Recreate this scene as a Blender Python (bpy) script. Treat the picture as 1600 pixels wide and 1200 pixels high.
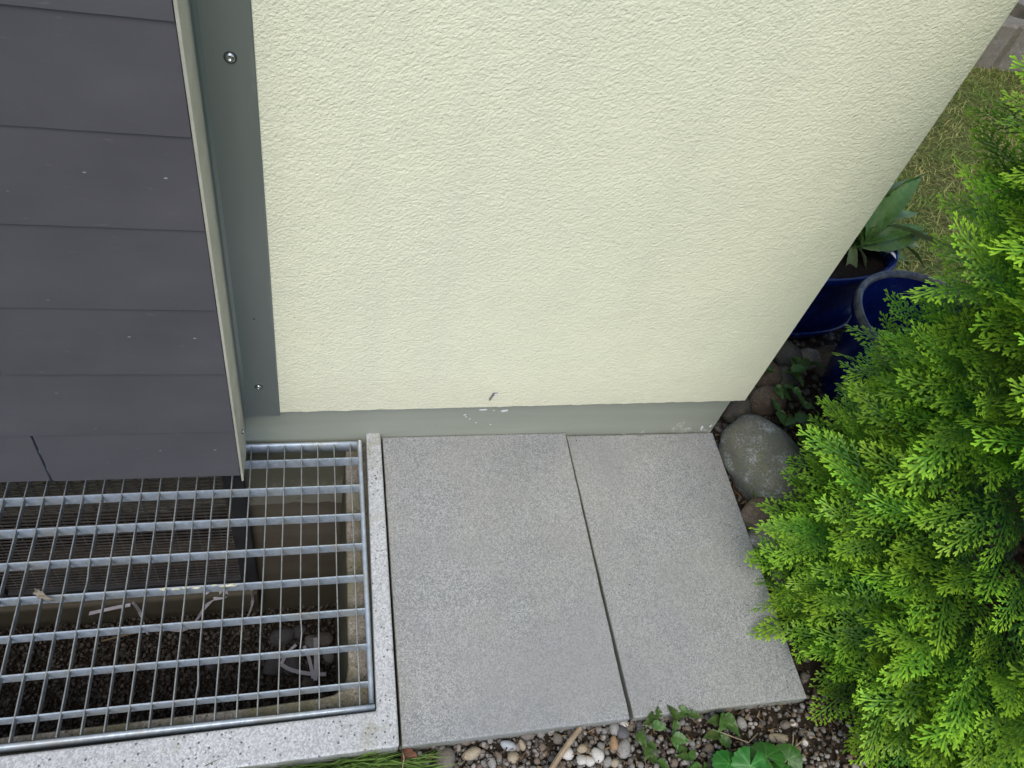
import bpy, bmesh, math, random
from mathutils import Vector, Matrix, noise

S = bpy.context.scene
for o in list(bpy.data.objects):
    bpy.data.objects.remove(o)
C = S.collection
R = math.radians
rnd = random.Random(7)

# ------------------------------------------------------------------ camera
cam_d = bpy.data.cameras.new('camera')
cam = bpy.data.objects.new('camera', cam_d)
C.objects.link(cam)
right = Vector((0.96964804, -0.15792107, 0.18666443))
down = Vector((-0.00700977, -0.7810793, -0.62439249))
fwd = Vector((0.24440446, 0.60413248, -0.75847901))
mw = Matrix((right, -down, -fwd)).transposed().to_4x4()
mw.translation = (0.0, -0.914, 1.31)
cam.matrix_world = mw
cam_d.sensor_width = 36
cam_d.lens = 1202 / 1600 * 36
cam_d.clip_start = 0.02
cam_d.clip_end = 300
S.camera = cam

# ------------------------------------------------------------------ sky and sun
SUN_EL, SUN_AZ = 57.0, 196.0          # azimuth clockwise from +Y
w = bpy.data.worlds.new('World')
S.world = w
w.use_nodes = True
wn = w.node_tree
sky = wn.nodes.new('ShaderNodeTexSky')
sky.sky_type = 'NISHITA'
sky.sun_disc = False
sky.sun_elevation = R(SUN_EL)
sky.sun_rotation = R(SUN_AZ)
sky.dust_density = 1.7
sky.air_density = 0.9
bg = wn.nodes['Background']
bg.inputs['Strength'].default_value = 0.15
wn.links.new(sky.outputs[0], bg.inputs[0])
sun_d = bpy.data.lights.new('sun', 'SUN')
sun_d.energy = 1.3
sun_d.angle = R(36)
sun_d.color = (1.0, 0.94, 0.84)
sun = bpy.data.objects.new('sun', sun_d)
C.objects.link(sun)
sdir = Vector((math.sin(R(SUN_AZ)) * math.cos(R(SUN_EL)), math.cos(R(SUN_AZ)) * math.cos(R(SUN_EL)), math.sin(R(SUN_EL))))
sun.rotation_euler = sdir.to_track_quat('Z', 'Y').to_euler()
sun.location = sdir * 20
S.view_settings.view_transform = 'Standard'
S.view_settings.look = 'None'
S.view_settings.gamma = 1
S.view_settings.use_curve_mapping = False
S.view_settings.exposure = 0.71


# ------------------------------------------------------------------ node helpers
class NT:
    def __init__(s, name):
        s.m = bpy.data.materials.new(name)
        s.m.use_nodes = True
        s.t = s.m.node_tree
        s.b = s.t.nodes['Principled BSDF']
        s.out = s.t.nodes['Material Output']

    def n(s, typ, props=None, **ins):
        nd = s.t.nodes.new('ShaderNode' + typ)
        for k, v in (props or {}).items():
            setattr(nd, k, v)
        for k, v in ins.items():
            s.set(nd, k, v)
        return nd

    def set(s, nd, k, v):
        sk = nd.inputs[int(k[1:])] if k[0] == 'i' and k[1:].isdigit() else nd.inputs[k.replace('_', ' ')]
        if hasattr(v, 'is_output'):
            s.t.links.new(v, sk)
        elif isinstance(v, tuple) and len(v) == 3 and sk.type == 'RGBA':
            sk.default_value = (*v, 1)
        else:
            sk.default_value = v

    def obj(s):
        return s.n('TexCoord').outputs['Object']

    def pos(s):
        return s.n('NewGeometry').outputs['Position']

    def mapping(s, vec, scale=(1, 1, 1), rot=(0, 0, 0)):
        return s.n('Mapping', Vector=vec, Scale=scale, Rotation=rot).outputs[0]

    def noise(s, vec, scale, detail=3.0, rough=0.55, dist=0.0):
        return s.n('TexNoise', Vector=vec, Scale=scale, Detail=detail, Roughness=rough, Distortion=dist).outputs[0]

    def vor(s, vec, scale, out='Distance', feature='F1', rand=1.0):
        return s.n('TexVoronoi', {'feature': feature}, Vector=vec, Scale=scale, Randomness=rand).outputs[out]

    def ramp(s, fac, *stops, interp='LINEAR'):
        r = s.n('ValToRGB')
        r.color_ramp.interpolation = interp
        e = r.color_ramp.elements
        while len(e) < len(stops):
            e.new(0.5)
        for i, (p, c) in enumerate(stops):
            e[i].position = p
            e[i].color = (*c, 1) if isinstance(c, tuple) else (c, c, c, 1)
        s.t.links.new(fac, r.inputs[0])
        return r.outputs[0]

    def mix(s, fac, a, b, blend='MIX'):
        nd = s.n('Mix', {'data_type': 'RGBA', 'blend_type': blend})
        s.set(nd, 'i0', fac)
        for k, v in ((6, a), (7, b)):
            if hasattr(v, 'is_output'):
                s.t.links.new(v, nd.inputs[k])
            else:
                nd.inputs[k].default_value = (*v, 1) if isinstance(v, tuple) else (v, v, v, 1)
        return nd.outputs[2]

    def math(s, op, a, b=0.0, c=0.0):
        nd = s.n('Math', {'operation': op})
        s.set(nd, 'i0', a)
        s.set(nd, 'i1', b)
        if op == 'MULTIPLY_ADD':
            s.set(nd, 'i2', c)
        return nd.outputs[0]

    def bump(s, h, strength=0.3, dist=0.002, nrm=None):
        b = s.n('Bump', Height=h, Strength=strength, Distance=dist)
        if nrm is not None:
            s.t.links.new(nrm, b.inputs['Normal'])
        s.t.links.new(b.outputs[0], s.b.inputs['Normal'])
        return b.outputs[0]

    def fin(s, color, rough=0.8, metallic=0.0, spec=0.4):
        s.set(s.b, 'Base_Color', color)
        s.set(s.b, 'Roughness', rough)
        s.set(s.b, 'Metallic', metallic)
        s.b.inputs['Specular IOR Level'].default_value = spec
        return s.m


MAT = {}


def m_plaster():
    t = NT('plaster'); p = t.obj()
    q = t.mapping(p, (1, 1, 1), (0, R(32), 0))
    q = t.mapping(q, (165, 165, 270))
    h1 = t.noise(q, 1.0, 3.0, 0.55, 0.35)
    h2 = t.noise(t.mapping(p, (330, 330, 380)), 1.0, 2.0, 0.5)
    h3 = t.noise(p, 14, 2.0)
    h = t.math('ADD', t.math('MULTIPLY', h1, 1.0), t.math('MULTIPLY', h2, 0.35))
    h = t.math('ADD', h, t.math('MULTIPLY', t.noise(p, 45, 2.0), 0.5))
    hv = t.math('MULTIPLY', h, t.math('MULTIPLY_ADD', t.noise(p, 4.5, 3.0), 0.5, 0.70))
    t.bump(hv, 0.75, 0.0032)
    c = t.mix(t.ramp(h3, (0.35, 0.0), (0.7, 1.0)), (0.72, 0.715, 0.53), (0.69, 0.685, 0.51))
    big = t.noise(p, 2.2, 3.0)
    c = t.mix(t.ramp(big, (0.4, 0.0), (0.75, 0.35)), c, (0.665, 0.68, 0.535))
    # dusty splash zone along the foot of the wall
    z = t.n('SeparateXYZ', Vector=p).outputs[2]
    zz = t.math('MULTIPLY_ADD', t.noise(p, 9, 4.0), 0.11, z)
    c = t.mix(t.ramp(zz, (0.17, 0.42), (0.29, 0.0)), c, (0.56, 0.53, 0.40))
    stk = t.ramp(t.noise(t.mapping(p, (16, 16, 0.8)), 1.0, 4.0), (0.52, 0.0), (0.75, 0.28))
    c = t.mix(stk, c, (0.60, 0.60, 0.47))
    dots = t.ramp(t.vor(p, 38), (0.03, 1.0), (0.05, 0.0))
    c = t.mix(t.math('MULTIPLY', dots, t.ramp(t.noise(p, 5), (0.56, 0.0), (0.66, 0.5))), c, (0.33, 0.30, 0.24))
    return t.fin(c, 0.9, 0, 0.2)


def m_plinth():
    t = NT('plinth_paint'); p = t.obj()
    n = t.noise(t.mapping(p, (4, 4, 26)), 1.0, 4.0)
    c = t.mix(t.ramp(n, (0.3, 0.0), (0.75, 1.0)), (0.245, 0.262, 0.215), (0.285, 0.300, 0.245))
    xyz = t.n('SeparateXYZ', Vector=p)
    # lime efflorescence creeping up near the corner
    e = t.math('MULTIPLY_ADD', xyz.outputs[0], 0.9, t.math('MULTIPLY', xyz.outputs[2], -5.0))
    e = t.math('MULTIPLY_ADD', t.noise(p, 17, 6.0, 0.65), 1.1, e)
    em = t.ramp(t.math('MULTIPLY', e, 0.5), (0.0, 0.0), (0.63, 0.0), (0.78, 0.45))
    c = t.mix(em, c, (0.50, 0.51, 0.44))
    em2 = t.ramp(t.math('MULTIPLY', t.math('MULTIPLY_ADD', t.noise(p, 75, 6.0, 0.75), 0.9, t.math('MULTIPLY', e, 0.6)), 0.5), (0.0, 0.0), (0.63, 0.0), (0.69, 0.75))
    c = t.mix(em2, c, (0.66, 0.66, 0.60))
    pits = t.ramp(t.vor(p, 45), (0.04, 1.0), (0.06, 0.0))
    c = t.mix(t.math('MULTIPLY', pits, t.ramp(t.noise(p, 7), (0.5, 0.0), (0.6, 0.8))), c, (0.12, 0.12, 0.10))
    # dirt streaks plus painted-in shade low down, inside the light well
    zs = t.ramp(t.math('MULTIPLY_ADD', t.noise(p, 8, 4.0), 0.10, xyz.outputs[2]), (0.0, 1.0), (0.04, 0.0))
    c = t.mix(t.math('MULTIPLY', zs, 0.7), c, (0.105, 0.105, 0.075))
    t.bump(t.noise(p, 130, 3.0), 0.12, 0.002)
    return t.fin(c, 0.62, 0, 0.4)


def m_concrete(name, a, b, dark, sp=300, pit=90, rough=0.9):
    t = NT(name); p = t.obj()
    v = t.vor(p, sp, 'Color')
    g = t.n('RGBToBW', Color=v).outputs[0]
    c = t.mix(t.ramp(g, (0.25, 0.0), (0.8, 1.0)), a, b)
    c = t.mix(t.ramp(t.noise(p, 3.5, 4.0), (0.35, 0.0), (0.75, 0.35)), c, tuple(0.72 * x for x in a))
    pv = t.vor(p, pit)
    pv = t.math('MULTIPLY_ADD', t.noise(p, pit * 1.3, 3.0, 0.6), 0.5, pv)
    pm = t.ramp(pv, (0.40, 1.0), (0.50, 0.0))
    pc = t.ramp(t.n('RGBToBW', Color=t.vor(p, pit, 'Color')).outputs[0], (0.52, 0.0), (0.58, 0.85))
    pm = t.math('MULTIPLY', pm, pc)
    c = t.mix(pm, c, dark)
    h = t.math('SUBTRACT', t.noise(p, 420, 2.0), t.math('MULTIPLY', pm, 1.2))
    t.bump(h, 0.35, 0.0012)
    # green film of algae on the faces turned to the garden bed
    nz = t.n('SeparateXYZ', Vector=t.n('NewGeometry').outputs['Normal']).outputs[2]
    al = t.math('MULTIPLY', t.ramp(nz, (0.25, 1.0), (0.7, 0.0)), t.ramp(t.noise(p, 24, 4.0), (0.3, 0.25), (0.65, 0.8)))
    c = t.mix(al, c, (0.14, 0.15, 0.095))
    return t, c, p, rough


def m_kerb():
    t, c, p, r = m_concrete('washed_concrete', (0.33, 0.343, 0.352), (0.55, 0.562, 0.57), (0.06, 0.06, 0.065), 420, 125)
    mo = t.ramp(t.noise(p, 13, 5.0, 0.6), (0.60, 0.0), (0.72, 0.55))
    c = t.mix(mo, c, (0.26, 0.25, 0.16))
    return t.fin(c, r, 0, 0.3)


def m_ledge():
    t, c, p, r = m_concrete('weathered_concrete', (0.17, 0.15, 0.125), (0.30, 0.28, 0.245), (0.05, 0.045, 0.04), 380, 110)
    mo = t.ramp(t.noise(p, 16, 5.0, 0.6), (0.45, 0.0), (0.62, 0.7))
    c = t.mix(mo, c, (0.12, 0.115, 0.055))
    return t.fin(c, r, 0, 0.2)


def m_slab():
    t, c, p, r = m_concrete('paving_concrete', (0.192, 0.202, 0.205), (0.395, 0.402, 0.398), (0.10, 0.10, 0.10), 520, 240)
    st = t.noise(p, 5.0, 4.0, 0.6, 0.4)
    c = t.mix(t.ramp(st, (0.42, 0.0), (0.62, 0.28)), c, (0.31, 0.298, 0.262))
    st2 = t.noise(t.mapping(p, (1, 1, 1), (0, 0, 0.7)), 2.2, 5.0, 0.6)
    c = t.mix(t.ramp(st2, (0.5, 0.0), (0.66, 0.45)), c, (0.225, 0.232, 0.24))
    wet = t.ramp(t.noise(t.mapping(p, (1.0, 1.6, 1.0)), 9.0, 6.0, 0.7, 0.8), (0.56, 0.0), (0.68, 0.25))
    c = t.mix(wet, c, (0.19, 0.19, 0.18))
    return t.fin(c, 0.85, 0, 0.3)


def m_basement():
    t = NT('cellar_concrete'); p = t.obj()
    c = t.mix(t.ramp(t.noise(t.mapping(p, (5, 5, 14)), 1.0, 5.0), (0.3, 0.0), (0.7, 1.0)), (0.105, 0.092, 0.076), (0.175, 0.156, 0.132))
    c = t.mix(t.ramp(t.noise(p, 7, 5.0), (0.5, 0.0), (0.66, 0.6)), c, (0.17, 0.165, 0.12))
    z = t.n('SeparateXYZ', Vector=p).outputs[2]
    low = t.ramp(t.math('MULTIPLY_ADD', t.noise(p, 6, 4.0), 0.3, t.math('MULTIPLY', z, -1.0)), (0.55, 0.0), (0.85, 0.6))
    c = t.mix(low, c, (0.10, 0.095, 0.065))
    sp = t.ramp(t.vor(p, 55), (0.06, 1.0), (0.09, 0.0))
    c = t.mix(t.math('MULTIPLY', sp, 0.35), c, (0.06, 0.05, 0.04))
    t.bump(t.noise(p, 60, 4.0), 0.3, 0.003)
    return t.fin(c, 0.9, 0, 0.2)


def m_slate():
    t = NT('fibre_cement'); p = t.obj()
    n = t.noise(t.mapping(p, (6, 6, 10)), 1.0, 5.0)
    c = t.mix(t.ramp(n, (0.3, 0.0), (0.75, 1.0)), (0.058, 0.055, 0.063), (0.079, 0.075, 0.084))
    rr = t.n('ObjectInfo').outputs['Random']
    c = t.mix(t.math('MULTIPLY', rr, 0.35), c, (0.078, 0.080, 0.083))
    # chalky rubs and scratches
    q = t.mapping(p, (30, 30, 110), (0, 0.15, 0))
    s1 = t.ramp(t.noise(q, 1.0, 5.0, 0.65), (0.63, 0.0), (0.80, 0.22))
    dots = t.math('MULTIPLY', t.ramp(t.math('MULTIPLY_ADD', t.noise(p, 90, 3.0), 0.08, t.vor(t.mapping(p, (26, 26, 60)), 1.0)), (0.085, 1.0), (0.11, 0.0)), t.ramp(t.noise(p, 9), (0.47, 0.0), (0.60, 0.8)))
    c = t.mix(t.math('MAXIMUM', s1, dots), c, (0.33, 0.34, 0.35))
    t.bump(t.noise(p, 190, 3.0), 0.06, 0.001)
    return t.fin(c, 0.50, 0, 0.4)


def m_edge():
    t = NT('fibre_cement_edge'); p = t.obj()
    c = t.mix(t.noise(p, 90, 4.0), (0.10, 0.10, 0.11), (0.24, 0.245, 0.25))
    return t.fin(c, 0.85, 0, 0.2)


def m_flash():
    t = NT('coated_sheet'); p = t.obj()
    n = t.noise(t.mapping(p, (18, 18, 2.0)), 1.0, 3.0)
    c = t.mix(n, (0.195, 0.222, 0.208), (0.25, 0.272, 0.252))
    du = t.ramp(t.noise(t.mapping(p, (30, 30, 7)), 1.0, 5.0, 0.6), (0.55, 0.0), (0.75, 0.25))
    c = t.mix(du, c, (0.40, 0.38, 0.31))
    t.bump(t.noise(t.mapping(p, (6, 6, 1.2)), 1.0, 2.0), 0.12, 0.01)
    return t.fin(c, t.math('MULTIPLY_ADD', n, 0.15, 0.24), 0.5, 0.5)


def m_galv(name, ca, cb):
    t = NT(name); p = t.pos()
    v = t.n('RGBToBW', Color=t.vor(p, 130, 'Color')).outputs[0]
    c = t.mix(v, ca, cb)
    ox = t.noise(p, 16, 6.0, 0.65)
    om = t.ramp(ox, (0.5, 0.0), (0.66, 0.75))
    c = t.mix(om, c, (0.33, 0.335, 0.30))
    dirt = t.ramp(t.noise(t.mapping(p, (9, 9, 9)), 1.0, 6.0, 0.7), (0.60, 0.0), (0.70, 0.75))
    c = t.mix(dirt, c, (0.15, 0.14, 0.11))
    t.bump(t.noise(p, 300, 3.0), 0.15, 0.0008)
    return t.fin(c, t.math('MULTIPLY_ADD', om, 0.2, 0.42), 0.28, 0.6)


def m_simple(name, a, b, scale=20, rough=0.8, metallic=0.0, spec=0.3, bump=0.0, island=False, obrand=False):
    t = NT(name); p = t.obj()
    f = t.ramp(t.noise(p, scale, 4.0), (0.3, 0.0), (0.7, 1.0))
    c = t.mix(f, a, b)
    if bump:
        t.bump(t.noise(p, scale * 4, 3.0), bump, 0.002)
    return t.fin(c, rough, metallic, spec)


def m_stones(name, cols, rnd_src, dirt=(0.05, 0.04, 0.03), rough=0.75, df=0.5):
    t = NT(name)
    if rnd_src == 'object':
        r = t.n('ObjectInfo').outputs['Random']
        p = t.obj()
    else:
        r = t.n('NewGeometry').outputs['Random Per Island']
        p = t.pos()
    c = t.ramp(r, *[(i / len(cols), k) for i, k in enumerate(cols)], interp='CONSTANT')
    sc = 18 if rnd_src == 'object' else 120
    if rnd_src == 'object':
        p2 = t.mapping(p, (0.12, 0.12, 0.12))
        sc = 40
    else:
        p2 = p
    nn = t.noise(p2, sc, 6.0, 0.7)
    c = t.mix(t.ramp(nn, (0.35, 0.0), (0.7, 0.55)), c, t.mix(0.5, c, (0.04, 0.035, 0.03), 'MIX'))
    c = t.mix(t.ramp(t.noise(p2, sc * 2.7, 4.0), (0.55, 0.0), (0.72, 0.35)), c, (0.42, 0.40, 0.36))
    c = t.mix(t.ramp(t.noise(p2, sc * 0.7, 3.0), (0.52, 0.0), (0.62, df)), c, dirt)
    t.bump(t.noise(p2, sc * 4, 3.0), 0.25, 0.001 if rnd_src != 'object' else 0.003)
    return t.fin(c, rough, 0, 0.35)


def m_boulder(name, base, lich, warm, seed):
    t = NT(name); p = t.mapping(t.pos(), (1, 1, 1), (seed, seed * 1.7, 0.3))
    c = t.mix(t.ramp(t.noise(p, 28, 4.0), (0.35, 0.0), (0.65, 1.0)), base, warm)
    sp = t.n('RGBToBW', Color=t.vor(p, 420, 'Color')).outputs[0]
    c = t.mix(t.ramp(sp, (0.35, 0.35), (0.6, 0.0)), c, (0.05, 0.055, 0.045))
    li = t.ramp(t.math('MULTIPLY_ADD', t.noise(p, 210, 6.0, 0.75), 0.55, t.math('MULTIPLY', t.noise(p, 26, 3.0), 0.35)), (0.47, 0.0), (0.56, 0.75))
    c = t.mix(li, c, lich)
    gr = t.ramp(t.noise(p, 60, 5.0, 0.65), (0.52, 0.0), (0.62, 0.6))
    c = t.mix(gr, c, (0.13, 0.135, 0.07))
    t.bump(t.math('ADD', t.noise(p, 220, 5.0, 0.6), t.math('MULTIPLY', li, 0.4)), 0.5, 0.002)
    return t.fin(c, 0.88, 0, 0.2)


def m_leafy(name, lo, hi, attr=None, trans=0.3, rough=0.5, island=False, var=None, spec=0.35, scale=90, posvar=0):
    t = NT(name)
    if attr:
        a = t.n('Attribute', {'attribute_name': attr}).outputs['Fac']
    elif island:
        a = t.n('NewGeometry').outputs['Random Per Island']
    else:
        a = t.noise(t.obj(), scale, 3.0)
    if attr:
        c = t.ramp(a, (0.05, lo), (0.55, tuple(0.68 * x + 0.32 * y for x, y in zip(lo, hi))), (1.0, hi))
    else:
        c = t.ramp(a, (0.25, lo), (0.8, hi))
    if var:
        n2 = t.noise(t.pos(), var[1], 3.0)
        c = t.mix(t.ramp(n2, (0.38, 0.0), (0.62, var[2])), c, var[0])
    rr = t.n('ObjectInfo').outputs['Random'] if not island else t.n('NewGeometry').outputs['Random Per Island']
    if posvar:
        rr = t.ramp(t.noise(t.pos(), posvar, 2.0), (0.3, 0.0), (0.7, 1.0))
    hsv = t.n('HueSaturation', Color=c)
    t.set(hsv, 'Hue', t.math('MULTIPLY_ADD', rr, 0.03, 0.485))
    t.set(hsv, 'Value', t.math('MULTIPLY_ADD', rr, 0.45, 0.78))
    c = hsv.outputs[0]
    m = t.fin(c, rough, 0, spec)
    tr = t.n('BsdfTranslucent', Color=c)
    mx = t.n('MixShader')
    mx.inputs[0].default_value = trans
    t.t.links.new(t.b.outputs[0], mx.inputs[1])
    t.t.links.new(tr.outputs[0], mx.inputs[2])
    t.t.links.new(mx.outputs[0], t.out.inputs[0])
    return m


def m_ground(name, cols, sc):
    t = NT(name); p = t.pos()
    c = t.mix(t.ramp(t.noise(p, sc, 6.0, 0.65), (0.35, 0.0), (0.68, 1.0)), cols[0], cols[1])
    c = t.mix(t.ramp(t.noise(p, sc * 0.2, 4.0), (0.4, 0.0), (0.65, 0.6)), c, cols[2])
    t.bump(t.noise(p, sc * 4, 5.0, 0.7), 0.8, 0.012)
    return t.fin(c, 0.95, 0, 0.15)


def m_blue():
    t = NT('blue_glaze'); p = t.obj()
    n = t.noise(p, 30, 5.0, 0.6)
    c = t.mix(t.ramp(n, (0.35, 0.0), (0.75, 1.0)), (0.004, 0.010, 0.075), (0.008, 0.022, 0.16))
    worn = t.ramp(t.noise(p, 70, 5.0, 0.7), (0.6, 0.0), (0.72, 0.4))
    c = t.mix(worn, c, (0.10, 0.13, 0.22))
    return t.fin(c, 0.24, 0, 0.5)


def m_rim():
    t = NT('worn_rim'); p = t.obj()
    n = t.noise(p, 40, 5.0, 0.65)
    c = t.mix(t.ramp(n, (0.40, 0.0), (0.60, 1.0)), (0.035, 0.042, 0.06), (0.15, 0.13, 0.11))
    return t.fin(c, 0.4, 0, 0.5)


MAT['plaster'] = m_plaster()
MAT['plinth'] = m_plinth()
MAT['kerb'] = m_kerb()
MAT['ledge'] = m_ledge()
MAT['slab'] = m_slab()
MAT['cellar'] = m_basement()
MAT['slate'] = m_slate()
MAT['slate_edge'] = m_edge()
MAT['flash'] = m_flash()
MAT['flash_web'] = m_simple('lit_coated_sheet', (0.40, 0.385, 0.31), (0.52, 0.50, 0.41), 25, 0.5, 0.1, 0.5)  # light on the flashing web and lip painted in as a paler colour
MAT['galv'] = m_galv('galvanised_steel', (0.31, 0.38, 0.445), (0.46, 0.53, 0.605))
MAT['galv_dull'] = m_galv('weathered_zinc', (0.17, 0.182, 0.182), (0.28, 0.292, 0.288))
MAT['steel'] = m_simple('screw_steel', (0.5, 0.5, 0.5), (0.72, 0.72, 0.72), 60, 0.25, 1.0, 0.5)
MAT['rubber'] = m_simple('washer_rubber', (0.02, 0.025, 0.025), (0.05, 0.055, 0.055), 60, 0.5)
MAT['frame'] = m_simple('screen_frame_paint', (0.035, 0.038, 0.045), (0.06, 0.062, 0.07), 20, 0.5)
MAT['wire'] = m_simple('screen_wire', (0.085, 0.08, 0.08), (0.16, 0.15, 0.145), 40, 0.45, 0.4)
MAT['pane'] = m_simple('dark_pane', (0.008, 0.008, 0.008), (0.02, 0.018, 0.016), 12, 0.3)
MAT['soil'] = m_ground('soil', ((0.030, 0.022, 0.016), (0.065, 0.050, 0.036), (0.040, 0.030, 0.020)), 70)
MAT['turf'] = m_ground('turf', ((0.09, 0.10, 0.03), (0.17, 0.14, 0.065), (0.08, 0.13, 0.03)), 60)
MAT['gravel'] = m_stones('gravel_mix', [(0.15, 0.14, 0.125), (0.08, 0.075, 0.065), (0.24, 0.215, 0.185), (0.12, 0.10, 0.078), (0.20, 0.185, 0.17), (0.06, 0.055, 0.05), (0.30, 0.28, 0.255), (0.15, 0.115, 0.088)], 'island')
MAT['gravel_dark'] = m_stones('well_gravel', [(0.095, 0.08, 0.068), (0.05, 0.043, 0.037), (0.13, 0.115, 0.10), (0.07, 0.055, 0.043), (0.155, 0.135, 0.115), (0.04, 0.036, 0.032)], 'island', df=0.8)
MAT['pebble'] = m_stones('pebble_mix', [(0.2, 0.19, 0.17)], 'object', df=0.35)
MAT['p_brown'] = m_stones('pebble_brown', [(0.155, 0.135, 0.115)], 'object', df=0.3)
MAT['p_tan'] = m_stones('pebble_tan', [(0.36, 0.30, 0.21)], 'object', df=0.3)
MAT['p_blue'] = m_stones('pebble_bluegrey', [(0.36, 0.385, 0.41)], 'object', df=0.15)
MAT['p_white'] = m_stones('pebble_white', [(0.55, 0.53, 0.49)], 'object', df=0.15)
MAT['p_grey'] = m_stones('pebble_grey', [(0.26, 0.255, 0.24)], 'object', df=0.3)
MAT['p_dark'] = m_stones('pebble_dark', [(0.10, 0.10, 0.11)], 'object', df=0.3)
MAT['p_ochre'] = m_stones('pebble_ochre', [(0.34, 0.22, 0.12)], 'object', df=0.2)
MAT['b_main'] = m_boulder('boulder_granite', (0.125, 0.13, 0.105), (0.38, 0.40, 0.38), (0.15, 0.14, 0.115), 0.4)
MAT['b_red'] = m_boulder('red_sandstone', (0.10, 0.07, 0.057), (0.22, 0.18, 0.15), (0.13, 0.09, 0.07), 1.9)
MAT['b_pale'] = m_boulder('pale_granite', (0.16, 0.155, 0.145), (0.48, 0.46, 0.42), (0.22, 0.20, 0.175), 3.1)
MAT['b_moss'] = m_boulder('mossy_stone', (0.10, 0.095, 0.065), (0.20, 0.20, 0.12), (0.14, 0.115, 0.08), 4.4)
MAT['b_dark'] = m_boulder('dark_river_stone', (0.07, 0.067, 0.065), (0.14, 0.137, 0.13), (0.095, 0.083, 0.072), 5.7)
MAT['thuja'] = m_leafy('thuja_scales', (0.028, 0.145, 0.030), (0.44, 0.73, 0.050), 'age', 0.42, 0.45, spec=0.35)
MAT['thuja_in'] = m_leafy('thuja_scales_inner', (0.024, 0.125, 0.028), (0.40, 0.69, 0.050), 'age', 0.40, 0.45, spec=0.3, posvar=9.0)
MAT['bark'] = m_simple('thuja_bark', (0.09, 0.05, 0.03), (0.17, 0.10, 0.06), 50, 0.9, bump=0.4)
MAT['twig'] = m_simple('dry_twig', (0.23, 0.17, 0.11), (0.36, 0.29, 0.20), 60, 0.85, bump=0.3)
MAT['grass'] = m_leafy('grass_blades', (0.05, 0.11, 0.015), (0.16, 0.25, 0.05), None, 0.3, 0.5, island=True)
MAT['lawn_grass'] = m_leafy('lawn_blades', (0.10, 0.17, 0.022), (0.40, 0.36, 0.13), None, 0.35, 0.6, island=True, var=((0.13, 0.24, 0.025), 2.6, 0.75))
MAT['weed'] = m_leafy('weed_leaf', (0.045, 0.10, 0.022), (0.10, 0.185, 0.045), None, 0.25, 0.4, scale=60)
MAT['bright_leaf'] = m_leafy('bright_leaf', (0.020, 0.105, 0.014), (0.10, 0.28, 0.055), 'age', 0.2, 0.42, spec=0.4)
MAT['dark_leaf'] = m_leafy('pot_leaf', (0.055, 0.13, 0.025), (0.16, 0.25, 0.06), None, 0.2, 0.4, scale=40)
MAT['pale_leaf'] = m_leafy('pot_leaf_edge', (0.16, 0.23, 0.07), (0.32, 0.36, 0.17), None, 0.25, 0.45, scale=40)
MAT['brown_leaf'] = m_leafy('fallen_leaf', (0.10, 0.045, 0.025), (0.24, 0.11, 0.055), None, 0.1, 0.6, scale=60)
MAT['grey_leaf'] = m_leafy('dry_leaf', (0.10, 0.085, 0.065), (0.26, 0.23, 0.185), None, 0.1, 0.8, scale=160)
MAT['paper'] = m_simple('torn_paper', (0.45, 0.44, 0.50), (0.70, 0.68, 0.74), 30, 0.8)
MAT['dropping'] = m_simple('bird_dropping', (0.33, 0.34, 0.22), (0.62, 0.61, 0.48), 90, 0.9, bump=0.3)
MAT['chip_dark'] = m_simple('render_gouge', (0.10, 0.10, 0.10), (0.28, 0.27, 0.25), 160, 0.95)
MAT['chip_white'] = m_simple('paint_chip', (0.55, 0.56, 0.58), (0.72, 0.72, 0.72), 160, 0.9)
MAT['blue'] = m_blue()
MAT['rim'] = m_rim()
MAT['potsoil'] = m_ground('potting_soil', ((0.018, 0.013, 0.010), (0.045, 0.034, 0.025), (0.03, 0.02, 0.015)), 90)
MAT['petal'] = m_simple('white_petal', (0.70, 0.68, 0.66), (0.82, 0.80, 0.80), 60, 0.6)
MAT['ringstone'] = m_boulder('cast_ring_stone', (0.17, 0.155, 0.13), (0.30, 0.28, 0.25), (0.22, 0.19, 0.155), 2.2)


# ------------------------------------------------------------------ mesh helpers
def mesh(name, verts, faces, smooth=False):
    me = bpy.data.meshes.new(name)
    me.from_pydata([tuple(v) for v in verts], [], faces)
    me.update()
    if smooth:
        me.polygons.foreach_set('use_smooth', [True] * len(me.polygons))
    return me


def link(name, me, m=None, parent=None, loc=None, rot=None, scale=None, add_mat=True):
    o = bpy.data.objects.new(name, me)
    C.objects.link(o)
    if m and add_mat and me is not None and not me.materials:
        me.materials.append(MAT[m])
    if parent is not None:
        o.parent = parent
    if loc is not None:
        o.location = loc
    if rot is not None:
        o.rotation_euler = rot
    if scale is not None:
        o.scale = scale
    return o


def tag(o, label, cat, group=None):
    o['label'] = label
    o['category'] = cat
    if group:
        o['group'] = group
    return o


def thing(name, label, cat, loc=(0, 0, 0), group=None):
    return tag(link(name, None, loc=loc), label, cat, group)


def struct(o):
    o['kind'] = 'structure'
    return o


def bm_mesh(bm, name, smooth=False):
    me = bpy.data.meshes.new(name)
    bm.normal_update()
    bm.to_mesh(me)
    bm.free()
    if smooth:
        me.polygons.foreach_set('use_smooth', [True] * len(me.polygons))
    return me


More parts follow.
